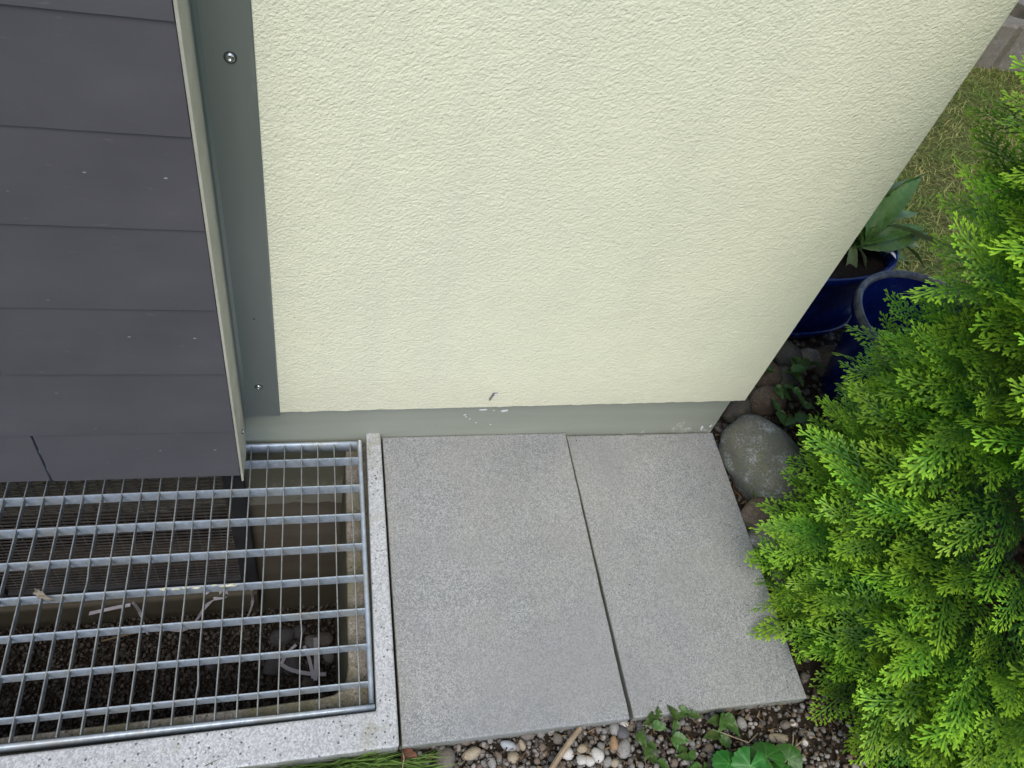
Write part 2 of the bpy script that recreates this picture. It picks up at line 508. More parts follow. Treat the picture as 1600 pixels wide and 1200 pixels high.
def box_bm(x0, x1, y0, y1, z0, z1, bev=0.0, seg=2, bm=None):
    own = bm is None
    b = bmesh.new()
    vs = [b.verts.new((x, y, z)) for x in (x0, x1) for y in (y0, y1) for z in (z0, z1)]
    for f in ((0, 1, 3, 2), (4, 6, 7, 5), (0, 4, 5, 1), (2, 3, 7, 6), (0, 2, 6, 4), (1, 5, 7, 3)):
        b.faces.new([vs[i] for i in f])
    if bev:
        bmesh.ops.bevel(b, geom=list(b.edges), offset=bev, segments=seg, affect='EDGES', profile=0.5)
    if own:
        return b
    me = bpy.data.meshes.new('tmp')
    b.to_mesh(me)
    b.free()
    bm.from_mesh(me)
    bpy.data.meshes.remove(me)
    return bm


def box(name, m, dims, parent=None, bev=0.0, seg=2):
    return link(name, bm_mesh(box_bm(*dims, bev, seg), name), m, parent)


def tube(pts, radii, n=6, cap=True):
    """round tube along points -> verts, faces"""
    V, F = [], []
    pts = [Vector(p) for p in pts]
    if not isinstance(radii, (list, tuple)):
        radii = [radii] * len(pts)
    up = Vector((0.13, 0.31, 0.94))
    for i, p in enumerate(pts):
        d = (pts[min(i + 1, len(pts) - 1)] - pts[max(i - 1, 0)]).normalized()
        a = d.cross(up)
        if a.length < 1e-3:
            a = d.cross(Vector((1, 0, 0)))
        a.normalize()
        b = d.cross(a)
        for k in range(n):
            t = 2 * math.pi * k / n
            V.append(p + (a * math.cos(t) + b * math.sin(t)) * radii[i])
    for i in range(len(pts) - 1):
        for k in range(n):
            F.append((i * n + k, i * n + (k + 1) % n, (i + 1) * n + (k + 1) % n, (i + 1) * n + k))
    if cap:
        F.append(tuple(range(n - 1, -1, -1)))
        F.append(tuple((len(pts) - 1) * n + k for k in range(n)))
    return V, F


def lathe(prof, n=48, cx=1.0, cy=1.0):
    """prof: list of (r,z); closed ring surface"""
    V, F = [], []
    for r, z in prof:
        for k in range(n):
            t = 2 * math.pi * k / n
            V.append((r * math.cos(t) * cx, r * math.sin(t) * cy, z))
    for i in range(len(prof) - 1):
        for k in range(n):
            F.append((i * n + k, i * n + (k + 1) % n, (i + 1) * n + (k + 1) % n, (i + 1) * n + k))
    return V, F


def stone_mesh(name, seed, sub=2, amp=0.22, flat=1.0):
    b = bmesh.new()
    bmesh.ops.create_icosphere(b, subdivisions=sub, radius=1.0)
    off = Vector((seed * 3.7, seed * 1.3, seed * 5.1))
    for v in b.verts:
        p = v.co.copy()
        k = 1 + amp * noise.noise(p * 0.9 + off) + amp * 0.35 * noise.noise(p * 2.3 + off)
        v.co = p * k
        v.co.z *= flat
    return bm_mesh(b, name, True)


# ================================================================== GROUND
Z0 = -0.032
gx = [-60, -1.02, 0.11, 60]
gy = [-60, -0.60, 0.05, 60]
gv = [(x, y, Z0) for y in gy for x in gx]
gf = [(j * 4 + i, j * 4 + i + 1, (j + 1) * 4 + i + 1, (j + 1) * 4 + i) for j in range(3) for i in range(3) if not (i == 1 and j == 1)]
struct(link('ground', mesh('ground', gv, gf), 'soil'))
lv = [(1.62, 0.40, Z0 + .004), (60, 0.40, Z0 + .004), (60, 60, Z0 + .004), (1.62, 60, Z0 + .004), (0.95, 0.62, Z0 + .004), (1.62, 0.62, Z0 + .004), (1.62, 60, Z0 + .004), (0.95, 60, Z0 + .004),
      (-60, -60, Z0 + .004), (60, -60, Z0 + .004), (60, -0.95, Z0 + .004), (-60, -0.95, Z0 + .004)]
struct(link('lawn', mesh('lawn', lv, [(0, 1, 2, 3), (4, 5, 6, 7), (8, 9, 10, 11)]), 'turf'))

# ================================================================== HOUSE
house = thing('house', 'cream rendered house corner with grey plinth and dark slate-look cladding', 'house', (0, 0, 0))
XC = 0.8886          # outer render corner
YP = -0.0225         # render face
PB = 0.118           # foot of the render


def render_wall():
    """front and side sheet of the render, thick, with a slightly ragged lower edge"""
    V, F = [], []
    n = 240
    x0, x1 = -0.072, XC
    zs_up = [0.20, 0.6, 1.2, 2.4, 5.4]
    rows = 1 + len(zs_up)
    rr = random.Random(3)
    for i in range(n + 1):
        x = x0 + (x1 - x0) * i / n
        f = i / n
        zb = 0.1075 + 0.0165 * f + 0.0022 * noise.noise((x * 30, 0, 0)) + 0.0012 * noise.noise((x * 110, 3, 0))
        xs = x - (0.0012 * noise.noise((0, x * 9, 1)) if 0 < i < n else 0)
        V.append((xs, YP + 0.0035, zb - 0.0005))       # rolled lip
        V.append((xs, YP, zb + 0.004))
        for z in zs_up:
            V.append((xs, YP, z))
    k = rows + 1
    for i in range(n):
        for j in range(rows):
            a = i * k + j
            F.append((a, a + k, a + k + 1, a + 1))
    # underside back to the plinth
    b0 = len(V)
    for i in range(n + 1):
        v = V[i * k]
        V.append((v[0], 0.02, v[2]))
    for i in range(n):
        F.append((b0 + i, b0 + i + 1, (i + 1) * k, i * k))
    # side wall from the corner backwards
    last = n * k
    b1 = len(V)
    for j in range(k):
        v = V[last + j]
        V.append((XC, 5.0, v[2]))
    # ragged arris
    for j in range(k - 1):
        F.append((last + j, b1 + j, b1 + j + 1, last + j + 1))
    return mesh('render_wall', V, F)


link('rendered_wall', render_wall(), 'plaster', house)
# body of the house behind (roof slab closes it)
box('masonry', 'cellar', (-4.0, 0.865, 0.05, 5.0, 0.0, 5.4), house)
box('eaves_board', 'frame', (-4.2, 1.15, -0.30, 5.3, 5.402, 5.55), house)


# plinth, painted, with a ragged lower end of the paint inside the light well
def plinth():
    V, F = [], []
    n = 160
    for i in range(n + 1):
        x = -1.6 + (0.8716 + 1.6) * i / n
        zl = -0.255 + 0.035 * noise.noise((x * 7, 2, 0)) + 0.012 * noise.noise((x * 31, 5, 0))
        if x > 0.12:
            zl = -0.10
        V += [(x, -0.0055, 0.16), (x, -0.0055, 0.0), (x, -0.0055, zl), (x, 0.004, zl - 0.002)]
    for i in range(n):
        for j in range(3):
            a = i * 4 + j
            F.append((a, a + 1, a + 5, a + 4))
    l = n * 4
    b = len(V)
    for j in range(3):
        V.append((0.8716, 5.0, V[l + j][2]))
    for j in range(2):
        F.append((l + j, l + j + 1, b + j + 1, b + j))
    return mesh('plinth', V, F)


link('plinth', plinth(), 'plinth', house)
# cellar wall with window opening
cw = link('cellar_wall', None, parent=house)
bm = bmesh.new()
WX0, WX1, WZ0, WZ1 = -0.74, -0.165, -0.60, -0.035
for d in ((-1.6, WX0, 0.0, 0.3, -1.1, 0.0), (WX1, 0.13, 0.0, 0.3, -1.1, 0.0), (WX0, WX1, 0.001, 0.3, WZ1, 0.0), (WX0, WX1, 0.001, 0.3, -1.1, WZ0)):
    box_bm(*d, bm=bm)
bpy.data.objects.remove(cw)
link('cellar_wall', bm_mesh(bm, 'cellar_wall'), 'cellar', house)
bm = box_bm(-1.05, -0.155, -0.034, 0.01, -0.745, -0.655, 0.008, 2)
link('window_sill', bm_mesh(bm, 'window_sill'), 'cellar', house)
# insect screen in front of the cellar window
scr = link('window_screen', None, parent=house)
bpy.data.objects.remove(scr)
bm = bmesh.new()
fw = 0.026
for d in ((WX1 - fw, WX1 + 0.014, -0.022, 0.03, WZ0 - 0.03, WZ1 + 0.02), (WX0 - 0.014, WX0 + fw, -0.022, 0.03, WZ0 - 0.03, WZ1 + 0.02),
          (WX0 + fw, WX1 - fw, -0.020, 0.028, WZ0 - 0.03, WZ0 + 0.004), (WX0 + fw, WX1 - fw, -0.020, 0.028, WZ1 - 0.01, WZ1 + 0.02)):
    box_bm(*d, 0.002, 1, bm=bm)
scr = link('window_screen', bm_mesh(bm, 'screen_frame'), 'frame', house)
V, F = [], []


def addbox(V, F, x0, x1, y0, y1, z0, z1):
    b = len(V)
    V += [(x, y, z) for x in (x0, x1) for y in (y0, y1) for z in (z0, z1)]
    F += [tuple(b + i for i in f) for f in ((0, 1, 3, 2), (4, 6, 7, 5), (0, 4, 5, 1), (2, 3, 7, 6), (0, 2, 6, 4), (1, 5, 7, 3))]


zz = WZ0 + 0.004
while zz < WZ1 - 0.008:
    addbox(V, F, WX0 + fw - .004, WX1 - fw + .004, -0.012, -0.0095, zz, zz + 0.0036)
    zz += 0.0140
xx = WX0 + fw
while xx < WX1 - fw:
    addbox(V, F, xx, xx + 0.0022, -0.0095, -0.008, WZ0 + 0.002, WZ1 - 0.008)
    xx += 0.0235
link('wire_mesh', mesh('wire_mesh', V, F), 'wire', scr)
box('window_pane', 'pane', (WX0, WX1, 0.10, 0.115, WZ0, WZ1), scr)
# cardboard-brown shutter strip seen through the mesh
box('lintel_board', 'cellar', (WX0 + 0.02, WX1 - 0.01, 0.07, 0.095, -0.42, -0.27), scr)

# ---------------------------------------------------------------- flashing
XR = -0.1317


def yclad(z):
    return -0.1375 + (z - 0.064) / 0.85 * 0.0195


def flashing():
    # section (x offset, y): front fold, web with two facets, curve into the flange on the render
    def sec(z):
        yf = yclad(z)
        return [(XR - 0.0026, yf + 0.0085), (XR - 0.0026, yf - 0.0008), (XR - 0.0014, yf - 0.0026), (XR + 0.0012, yf - 0.0012), (XR + 0.0005, yf + 0.006),
                (XR + 0.0030, yf + 0.45 * (YP - yf)), (XR + 0.0012, yf + 0.72 * (YP - yf)), (XR + 0.0005, YP - 0.016),
                (XR + 0.0020, YP - 0.0085), (XR + 0.0065, YP - 0.0045), (XR + 0.016, YP - 0.0032), (-0.0705, YP - 0.0030), (-0.0690, YP - 0.0018), (-0.0692, YP + 0.004)]
    V, F = [], []
    zs = [0.064, 0.1065, 0.3, 0.6, 0.9, 1.4, 2.4]
    n = len(sec(0))
    for iz, z in enumerate(zs):
        s = sec(z)
        for k, (x, y) in enumerate(s):
            z2 = z
            if iz == 0 and k >= 8:          # flange stops at the foot of the render
                z2 = 0.1045
            elif iz == 0 and k >= 4:
                z2 = 0.064 + 0.02 * (k - 4) / 4
            V.append((x, y, z2 + (0.0008 if iz == 1 and k >= 8 else 0)))
    for i in range(len(zs) - 1):
        for k in range(n - 1):
            a = i * n + k
            F.append((a, a + 1, a + n + 1, a + n))
    return mesh('flashing', V, F)


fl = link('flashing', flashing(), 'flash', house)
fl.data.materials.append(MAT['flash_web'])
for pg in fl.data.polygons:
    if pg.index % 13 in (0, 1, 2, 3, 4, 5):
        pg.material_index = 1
md = fl.modifiers.new('solid', 'SOLIDIFY')
md.thickness = 0.0011
md.offset = -1


def screw(parent, p, nrm, r=0.0075):
    V, F = lathe([(r, 0), (r, 0.0012), (r * 0.86, 0.0016), (r * 0.8, 0.0013)], 24)
    q = Vector(nrm).to_track_quat('Z', 'Y').to_euler()
    wsh = link('screw', mesh('screw_washer', V, F, True), 'rubber', parent, p, q)
    V, F = lathe([(r * 0.80, 0.0008), (r * 0.80, 0.0020), (r * 0.62, 0.0034), (r * 0.30, 0.0040), (r * 0.26, 0.0026), (0.0001, 0.0024)], 24)
    link('screw_head', mesh('screw_head', V, F, True), 'steel', wsh)


# screws are parts of the house, their heads sub-parts
screw(house, (-0.0963, YP - 0.0030, 0.808), (0, -1, 0))
screw(house, (-0.1020, YP - 0.0030, 0.192), (0, -1, 0), 0.0068)
screw(house, (XR + 0.0022, -0.0935, 0.1515), (1, 0, 0), 0.0045)
V, F = lathe([(0.0016, 0), (0.0016, 0.0004), (0.0001, 0.0004)], 10)
link('drill_mark', mesh('drill_mark', V, F), 'rubber', house, (-0.0985, YP - 0.0031, 0.366), (R(90), 0, 0))

# ---------------------------------------------------------------- cladding shingles
box('cladding_board', 'frame', (-1.6, XR - 0.006, -0.085, -0.06, 0.10, 2.4), house)
courses = [0.079, 0.2095, 0.356, 0.490, 0.6270, 0.761, 0.894, 1.028, 1.162, 1.296, 1.43, 1.564, 1.698, 1.832]
cr = random.Random(5)
for ci, z0 in enumerate(courses):
    h = (courses[ci + 1] - z0 if ci + 1 < len(courses) else 0.134) + 0.028
    joint = -0.4365 if ci % 2 == 0 else -0.735
    xs = [(joint + 0.0018, XR - 0.0042), (joint - 0.602, joint - 0.0018)]
    if ci % 2:
        xs.append((joint - 1.0, joint - 0.607))
    for k, (xa, xb) in enumerate(xs):
        L, th = xb - xa, 0.0052
        dz = cr.uniform(-0.0012, 0.0012) + (0.0028 if (ci == 0 and k == 1) else 0)
        slope = cr.uniform(-0.0015, 0.0015) - (0.002 if ci == 0 else 0)
        b = bmesh.new()
        n = 24
        # outline with a clipped lower corner, lightly uneven lower edge
        low = []
        for i in range(n + 1):
            f = i / n
            zl = 0.0006 * noise.noise((f * 13, ci, k)) + slope * f
            low.append((f * L, zl))
        low[0] = (0.0, low[0][1] + 0.004)
        low.insert(1, (0.003, low[1][1]))
        out = low + [(L, h), (0, h)]
        fr = [b.verts.new((x, 0, z)) for x, z in out]
        bk = [b.verts.new((x, th, z)) for x, z in out]
        b.faces.new(fr).material_index = 0
        b.faces.new(list(reversed(bk)))
        for i in range(len(out)):
            j = (i + 1) % len(out)
            b.faces.new((fr[i], bk[i], bk[j], fr[j])).material_index = 1
        me = bm_mesh(b, 'shingle')
        me.materials.append(MAT['slate'])
        me.materials.append(MAT['slate_edge'])
        y0 = yclad(z0) + 0.0005
        tilt = math.atan2((yclad(z0 + h) + 0.0042) - y0, h)      # lower edge stands proud of the course below
        o = link('shingle', me, parent=house, loc=(xa, y0 + cr.uniform(-0.0004, 0.0004), z0 + dz), rot=(-tilt, 0, 0))

# chips in the render and paint splashes on the plinth


def patch(name, m, parent, c, w, h, seed, y, nv=22, ang=0.0, proud=0.0006):
    V = [(c[0], y - proud, c[1])]
    for i in range(nv):
        t = 2 * math.pi * i / nv
        k = 1 + 0.55 * noise.noise((math.cos(t) * 1.6 + seed, math.sin(t) * 1.6, seed * 2.1))
        px, pz = w * k * math.cos(t), h * k * math.sin(t)
        V.append((c[0] + px * math.cos(ang) - pz * math.sin(ang), y, c[1] + px * math.sin(ang) + pz * math.cos(ang)))
    F = [(0, 1 + i, 1 + (i + 1) % nv) for i in range(nv)]
    return link(name, mesh(name, V, F), m, parent)


patch('render_gouge', 'chip_dark', house, (0.3275, 0.153), 0.0028, 0.0135, 1.0, YP - 0.0012, ang=-0.25)
patch('render_gouge', 'chip_dark', house, (0.3325, 0.163), 0.0058, 0.0022, 2.0, YP - 0.0012, ang=0.1)
patch('render_gouge', 'chip_white', house, (0.3345, 0.1605), 0.0035, 0.003, 3.0, YP - 0.0016)
for i, (x, z, a, b_) in enumerate(((0.323, 0.0875, 0.008, 0.0028), (0.369, 0.083, 0.008, 0.004), (0.346, 0.085, 0.003, 0.0012), (0.288, 0.071, 0.003, 0.002),
                                   (0.300, 0.057, 0.0025, 0.0012), (0.315, 0.043, 0.0016, 0.0016), (0.347, 0.036, 0.0014, 0.0022), (0.291, 0.064, 0.0016, 0.002),
                                   (0.862, 0.012, 0.005, 0.003), (0.843, 0.005, 0.010, 0.003))):
    patch('paint_splash', 'chip_white', house, (x, z), a, b_, 4.0 + i, -0.0062, 14, ang=0.2 * i)

# ================================================================== LIGHT WELL
well = thing('light_well', 'speckled pale concrete kerb and walls of the cellar light well', 'light well')
KZ = 0.0115


def well_rim():
    """L-shaped kerb: right arm against the paving slabs and front arm to the garden"""
    b = bmesh.new()
    out = [(0.1225, -0.0005), (0.1195, -0.602), (-1.02, -0.612), (-1.02, -0.556), (0.0868, -0.5445), (0.0935, -0.0005)]
    top = [b.verts.new((x, y, KZ)) for x, y in out]
    bot = [b.verts.new((x, y, -0.30)) for x, y in out]
    b.faces.new(list(reversed(top)))
    b.faces.new(bot)
    n = len(out)
    for i in range(n):
        j = (i + 1) % n
        b.faces.new((top[i], top[j], bot[j], bot[i]))
    bmesh.ops.recalc_face_normals(b, faces=list(b.faces))
    ed = [e for e in b.edges if e.verts[0].co.z > 0 or e.verts[1].co.z > 0]
    bmesh.ops.bevel(b, geom=ed, offset=0.004, segments=3, affect='EDGES', profile=0.5)
    return bm_mesh(b, 'kerb')


link('kerb', well_rim(), 'kerb', well)


def well_ledge():
    """rebate that carries the grating and the shaft walls below it; rounded inner corner"""
    V, F = [], []
    inner = [(0.0535, 0.0), (0.050, -0.20), (0.046, -0.455), (0.0425, -0.478), (0.035, -0.491), (0.022, -0.499), (0.0, -0.502), (-0.10, -0.506), (-0.5, -0.512), (-1.0, -0.516)]
    outer = [(0.096, 0.0), (0.095, -0.20), (0.092, -0.50), (0.092, -0.53), (0.092, -0.548), (0.06, -0.552), (0.0, -0.552), (-0.10, -0.555), (-0.5, -0.558), (-1.0, -0.56)]
    n = len(inner)
    for (x, y), (u, v) in zip(inner, outer):
        dx, dy = (0.012, -0.012)
        V += [(u, v, -0.033), (x + 0.002, y - 0.002, -0.033), (x, y, -0.036), (x - 0.004, y + 0.004, -0.30), (x - 0.012, y + 0.01, -1.1)]
    for i in range(n - 1):
        for j in range(4):
            a = i * 5 + j
            F.append((a, a + 1, a + 6, a + 5))
    return mesh('shaft_wall', V, F)


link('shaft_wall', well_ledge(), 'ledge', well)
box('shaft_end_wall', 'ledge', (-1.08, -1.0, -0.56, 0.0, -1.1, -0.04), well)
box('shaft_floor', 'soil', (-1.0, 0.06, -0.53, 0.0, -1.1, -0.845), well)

# ================================================================== GRATING
gr = thing('steel_grating', 'galvanised steel grating lying over the light well', 'grating', (0, 0, 0))
GX0, GX1, GY0, GY1 = -0.925, 0.0855, -0.5385, -0.0125


def rail(name, a, b, horizontal):
    """edge rail with a rolled, rounded top"""
    prof = [(-0.0012, -0.028), (-0.0042, -0.026), (-0.0046, -0.006), (-0.0036, -0.0022), (-0.0015, -0.0003), (0.0015, -0.0003), (0.0036, -0.0022), (0.0046, -0.006), (0.0042, -0.026), (0.0012, -0.028)]
    V, F = [], []
    ns = 14
    for s in range(ns + 1):
        f = s / ns
        for (d, z) in prof:
            wob = 0.0005 * noise.noise((f * 9, a[0] * 5, a[1] * 5))
            if horizontal:
                V.append((a[0] + (b[0] - a[0]) * f, a[1] + d + wob, z))
            else:
                V.append((a[0] + d + wob, a[1] + (b[1] - a[1]) * f, z))
    n = len(prof)
    for s in range(ns):
        for k in range(n):
            F.append((s * n + k, s * n + (k + 1) % n, (s + 1) * n + (k + 1) % n, (s + 1) * n + k))
    F += [tuple(range(n)), tuple(ns * n + k for k in range(n - 1, -1, -1))]
    me = mesh(name, V, F, True)
    return link(name, me, 'galv', gr)


rail('edge_rail', (GX0, GY0 + 0.0046), (GX1, GY0 + 0.0046), True)
rail('edge_rail', (GX0, GY1 - 0.0046), (GX1 - 0.0092, GY1 - 0.0046), True)
rail('edge_rail', (GX1 - 0.0046, GY0 + 0.0094), (GX1 - 0.0046, GY1), False)
rail('edge_rail', (GX0 + 0.0046, GY0 + 0.0094), (GX0 + 0.0046, GY1 - 0.0094), False)
gr_r = random.Random(11)
for k in range(8):
    y = -0.0548 - 0.0628 * k
    b = bmesh.new()
    ns = 34
    th = 0.0024
    V, F = [], []
    for s in range(ns + 1):
        x = GX0 + 0.0088 + (GX1 - GX0 - 0.0176) * s / ns
        wb = 0.0009 * noise.noise((x * 5, k * 3.1, 0))
        tw = 0.0008 * noise.noise((x * 9, k * 1.7, 4))
        for (d, z) in ((-th / 2, -0.0012), (-th / 2 + tw, -0.0265), (th / 2 + tw, -0.0265), (th / 2, -0.0012)):
            V.append((x, y + d + wb, z))
    for s in range(ns):
        for q in range(4):
            F.append((s * 4 + q, s * 4 + (q + 1) % 4, (s + 1) * 4 + (q + 1) % 4, (s + 1) * 4 + q))
    F += [(0, 1, 2, 3), (ns * 4 + 3, ns * 4 + 2, ns * 4 + 1, ns * 4)]
    b.free()
    link('bearing_bar', mesh('bearing_bar', V, F), 'galv', gr)
for k in range(32):
    x = 0.0613 - 0.03135 * k
    V, F = [], []
    ns = 36
    th = 0.0018
    lean = gr_r.uniform(-0.0006, 0.0006)
    kink = gr_r.random() < 0.3
    kp = gr_r.uniform(0.1, 0.6)
    for s in range(ns + 1):
        f = s / ns
        y = GY0 + 0.0088 + (GY1 - GY0 - 0.0176) * f
        wb = 0.0009 * noise.noise((k * 2.3, y * 9, 1)) + lean
        if kink:
            wb += 0.0022 * math.exp(-((f - kp) / 0.035) ** 2)
        tw = 0.0006 * noise.noise((k * 1.1, y * 7, 3))
        for (d, z) in ((-th / 2, 0.0003), (-th / 2 + tw, -0.0125), (th / 2 + tw, -0.0125), (th / 2, 0.0003)):
            V.append((x + d + wb, y, z))
    for s in range(ns):
        for q in range(4):
            F.append((s * 4 + q, s * 4 + (q + 1) % 4, (s + 1) * 4 + (q + 1) % 4, (s + 1) * 4 + q))
    F += [(0, 1, 2, 3), (ns * 4 + 3, ns * 4 + 2, ns * 4 + 1, ns * 4)]
    link('cross_bar', mesh('cross_bar', V, F), 'galv_dull', gr)

# ================================================================== PAVING SLABS


def slab(name, quad, ztop, tilt, th, label, seed):
    b = bmesh.new()
    n = 26
    pts = []
    for e in range(4):
        a, c = Vector(quad[e]), Vector(quad[(e + 1) % 4])
        nn = (c - a).normalized()
        nn = Vector((nn.y, -nn.x))
        for i in range(n):
            f = i / n
            p = a.lerp(c, f)
            amp = 0.0011 if i else 0
            p += nn * amp * noise.noise((f * 14, e * 7 + seed, 0))
            pts.append(p)
    zt = lambda p: ztop + tilt * p[1]
    c0 = sum((Vector(q) for q in quad), Vector((0, 0))) / 4

    def ring(off, dz):
        vs = []
        for p in pts:
            d = (c0 - p).normalized()
            q = p + d * off
            vs.append(b.verts.new((q.x, q.y, zt(q) + dz)))
        return vs
    r = [ring(0.0, -th), ring(0.0, -0.003), ring(0.0011, -0.0008), ring(0.0034, 0.0)]
    for i in range(3):
        for k in range(len(pts)):
            j = (k + 1) % len(pts)
            b.faces.new((r[i][k], r[i][j], r[i + 1][j], r[i + 1][k]))
    b.faces.new(r[3])
    b.faces.new(list(reversed(r[0])))
    bmesh.ops.recalc_face_normals(b, faces=list(b.faces))
    o = link(name, bm_mesh(b, name), 'slab', None)
    return tag(o, label, 'paving slab', 'concrete slabs along the plinth')


slab('paving_slab', [(0.1265, -0.0065), (0.5195, -0.0060), (0.5105, -0.5995), (0.1245, -0.6005)], 0.0, 0.0, 0.045, 'grey concrete paving slab laid directly beside the light well kerb', 1.0)
slab('paving_slab', [(0.5235, -0.0085), (0.8745, -0.0095), (0.8560, -0.6005), (0.5185, -0.5990)], -0.0085, -0.009, 0.045, 'grey concrete paving slab at the house corner, reaching under the thuja', 5.0)

# ================================================================== STONES
ST = [stone_mesh('stone', 1.0 + i * 1.37, 2, 0.30) for i in range(7)]
STH = [stone_mesh('big_stone', 11.0 + i * 2.1, 4, 0.22) for i in range(4)]


def stone(name, me, m, loc, sc, rot, label, cat='stone', group=None):
    me2 = me.copy()
    me2.materials.clear()
    o = link(name, me2, m, None, loc, rot, sc)
    return tag(o, label, cat, group)


stone('boulder', STH[0], 'b_main', (0.958, -0.108, 0.012), (0.083, 0.128, 0.075), (0.05, -0.1, 0.33), 'large grey boulder with lichen at the house corner beside the slab', 'boulder')
stone('stone', STH[1], 'b_red', (0.925, -0.222, -0.015), (0.062, 0.040, 0.045), (0.1, 0.0, 0.2), 'reddish brown stone wedged below the large boulder beside the slab')
stone('stone', STH[2], 'b_pale', (0.935, -0.285, -0.022), (0.070, 0.042, 0.050), (0.0, 0.1, -0.15), 'pale speckled stone half under the thuja beside the slab')
stone('stone', STH[3], 'b_moss', (0.945, -0.365, -0.035), (0.070, 0.045, 0.045), (0.0, 0.1, 0.1), 'mossy olive stone deepest under the thuja beside the slab')
side = [(1.045, 0.075, .05, .035, .04, 'b_red', 'brown stone close to the corner behind the large boulder'),
        (0.965, 0.055, .045, .03, .03, 'b_dark', 'dark stone touching the plinth corner behind the boulder'),
        (1.165, 0.225, .042, .055, .035, 'b_dark', 'dark grey river stone nearest the wall in front of the blue planter'),
        (1.232, 0.215, .03, .045, .03, 'b_pale', 'narrow pale stone second from the wall in front of the planter tray'),
        (1.285, 0.20, .055, .05, .042, 'b_red', 'broad brownish stone in front of the planter tray'),
        (1.335, 0.195, .022, .042, .03, 'b_pale', 'slim light stone leaning by the round blue pot'),
        (1.12, 0.15, .05, .035, .03, 'b_dark', 'flat dark stone between the planter and the weeds'),
        (1.075, 0.155, .04, .04, .035, 'b_red', 'rounded brown stone beside the house side wall')]
for i, (x, y, a, b_, c_, m, lab) in enumerate(side):
    stone('stone', STH[i % 4], m, (x, y, Z0 + c_ * 0.6), (a, b_, c_), (0.2 * (i % 3), 0.1 * i, 0.5 * i), lab)

big = [(0.194, -0.622, .0165, .0195, .011, 'p_brown', 'round flat brown pebble near the kerb corner', 0.2),
       (0.2375, -0.618, .017, .0095, .010, 'p_tan', 'tan oval pebble beside the round brown pebble', 0.25),
       (0.2995, -0.614, .0155, .0085, .008, 'p_blue', 'smooth blue-grey oval pebble before the slab edge', -0.35),
       (0.305, -0.632, .0105, .010, .009, 'p_tan', 'beige round pebble below the blue-grey oval one', 0.8),
       (0.268, -0.634, .0075, .011, .008, 'p_grey', 'upright olive pebble between tan and beige pebbles', 0.2),
       (0.3225, -0.615, .006, .009, .007, 'p_tan', 'small angular cream pebble right of the blue-grey oval', 0.3),
       (0.334, -0.600, .013, .009, .008, 'p_brown', 'grey-brown pebble half under the first slab edge', 0.1),
       (0.3755, -0.600, .0065, .006, .006, 'p_grey', 'small round grey pebble just left of the stick top', 0.1),
       (0.385, -0.612, .009, .010, .007, 'p_brown', 'brownish pebble just above the middle of the stick', 0.9),
       (0.397, -0.637, .012, .011, .010, 'p_white', 'white knobbly pebble right of the stick', 0.4),
       (0.419, -0.650, .010, .010, .009, 'p_white', 'white round pebble at the lower edge right of the stick', 0.9),
       (0.423, -0.632, .010, .007, .007, 'p_tan', 'pale cream pebble above the white round one', 0.2),
       (0.4475, -0.645, .0115, .012, .010, 'p_white', 'white-grey pebble left of the weed stems', 0.6),
       (0.4315, -0.652, .009, .009, .008, 'p_white', 'small white pebble in the white cluster left of the weeds', 0.1),
       (0.462, -0.657, .009, .008, .008, 'p_grey', 'pale grey pebble lowest beside the weeds', 0.5),
       (0.474, -0.660, .008, .007, .008, 'p_tan', 'peach pebble lowest below the creeping weed', 0.1),
       (0.4865, -0.6085, .010, .0115, .009, 'p_grey', 'grey pebble under the joint between the slabs', -0.4),
       (0.5005, -0.617, .012, .013, .009, 'p_dark', 'dark pebble with smooth top below the slab joint', 0.4),
       (0.480, -0.630, .0075, .013, .008, 'p_ochre', 'ochre pebble left of the grey oval below the joint', -0.2),
       (0.4955, -0.641, .0125, .016, .010, 'p_grey', 'large grey-green oval pebble beside the creeping weed', -0.5),
       (0.5065, -0.602, .008, .006, .006, 'p_white', 'white pebble tucked into the front of the slab joint', 0.2),
       (0.783, -0.656, .019, .010, .009, 'p_tan', 'flat olive-tan pebble above the bright green leaves', -0.3),
       (0.780, -0.673, .012, .009, .008, 'p_tan', 'rounded olive pebble touching the bright green leaves', 0.1),
       (0.724, -0.626, .010, .013, .009, 'p_grey', 'grey-mauve pebble before the second slab', 0.3),
       (0.806, -0.636, .011, .008, .007, 'p_brown', 'brownish oval pebble before the second slab near the thuja', 0.1),
       (0.822, -0.634, .006, .006, .005, 'p_white', 'small white pebble nearest the thuja before the second slab', 0.1),
       (0.832, -0.668, .006, .007, .006, 'p_white', 'pale pebble on the soil between bright leaves and thuja', 0.1),
       (0.848, -0.657, .007, .007, .006, 'p_grey', 'grey pebble on the soil closest to the thuja', 0.1)]
for i, (x, y, a, b_, c_, m, lab, rz) in enumerate(big):
    o = stone('pebble', ST[i % 7], m, (x, y, Z0 + 0.007 + c_ * 0.2), (a, b_, c_), (0.12 * (i % 3 - 1), 0.1 * (i % 4 - 1.5), rz), lab, 'pebble', 'pebbles in the gravel strip')
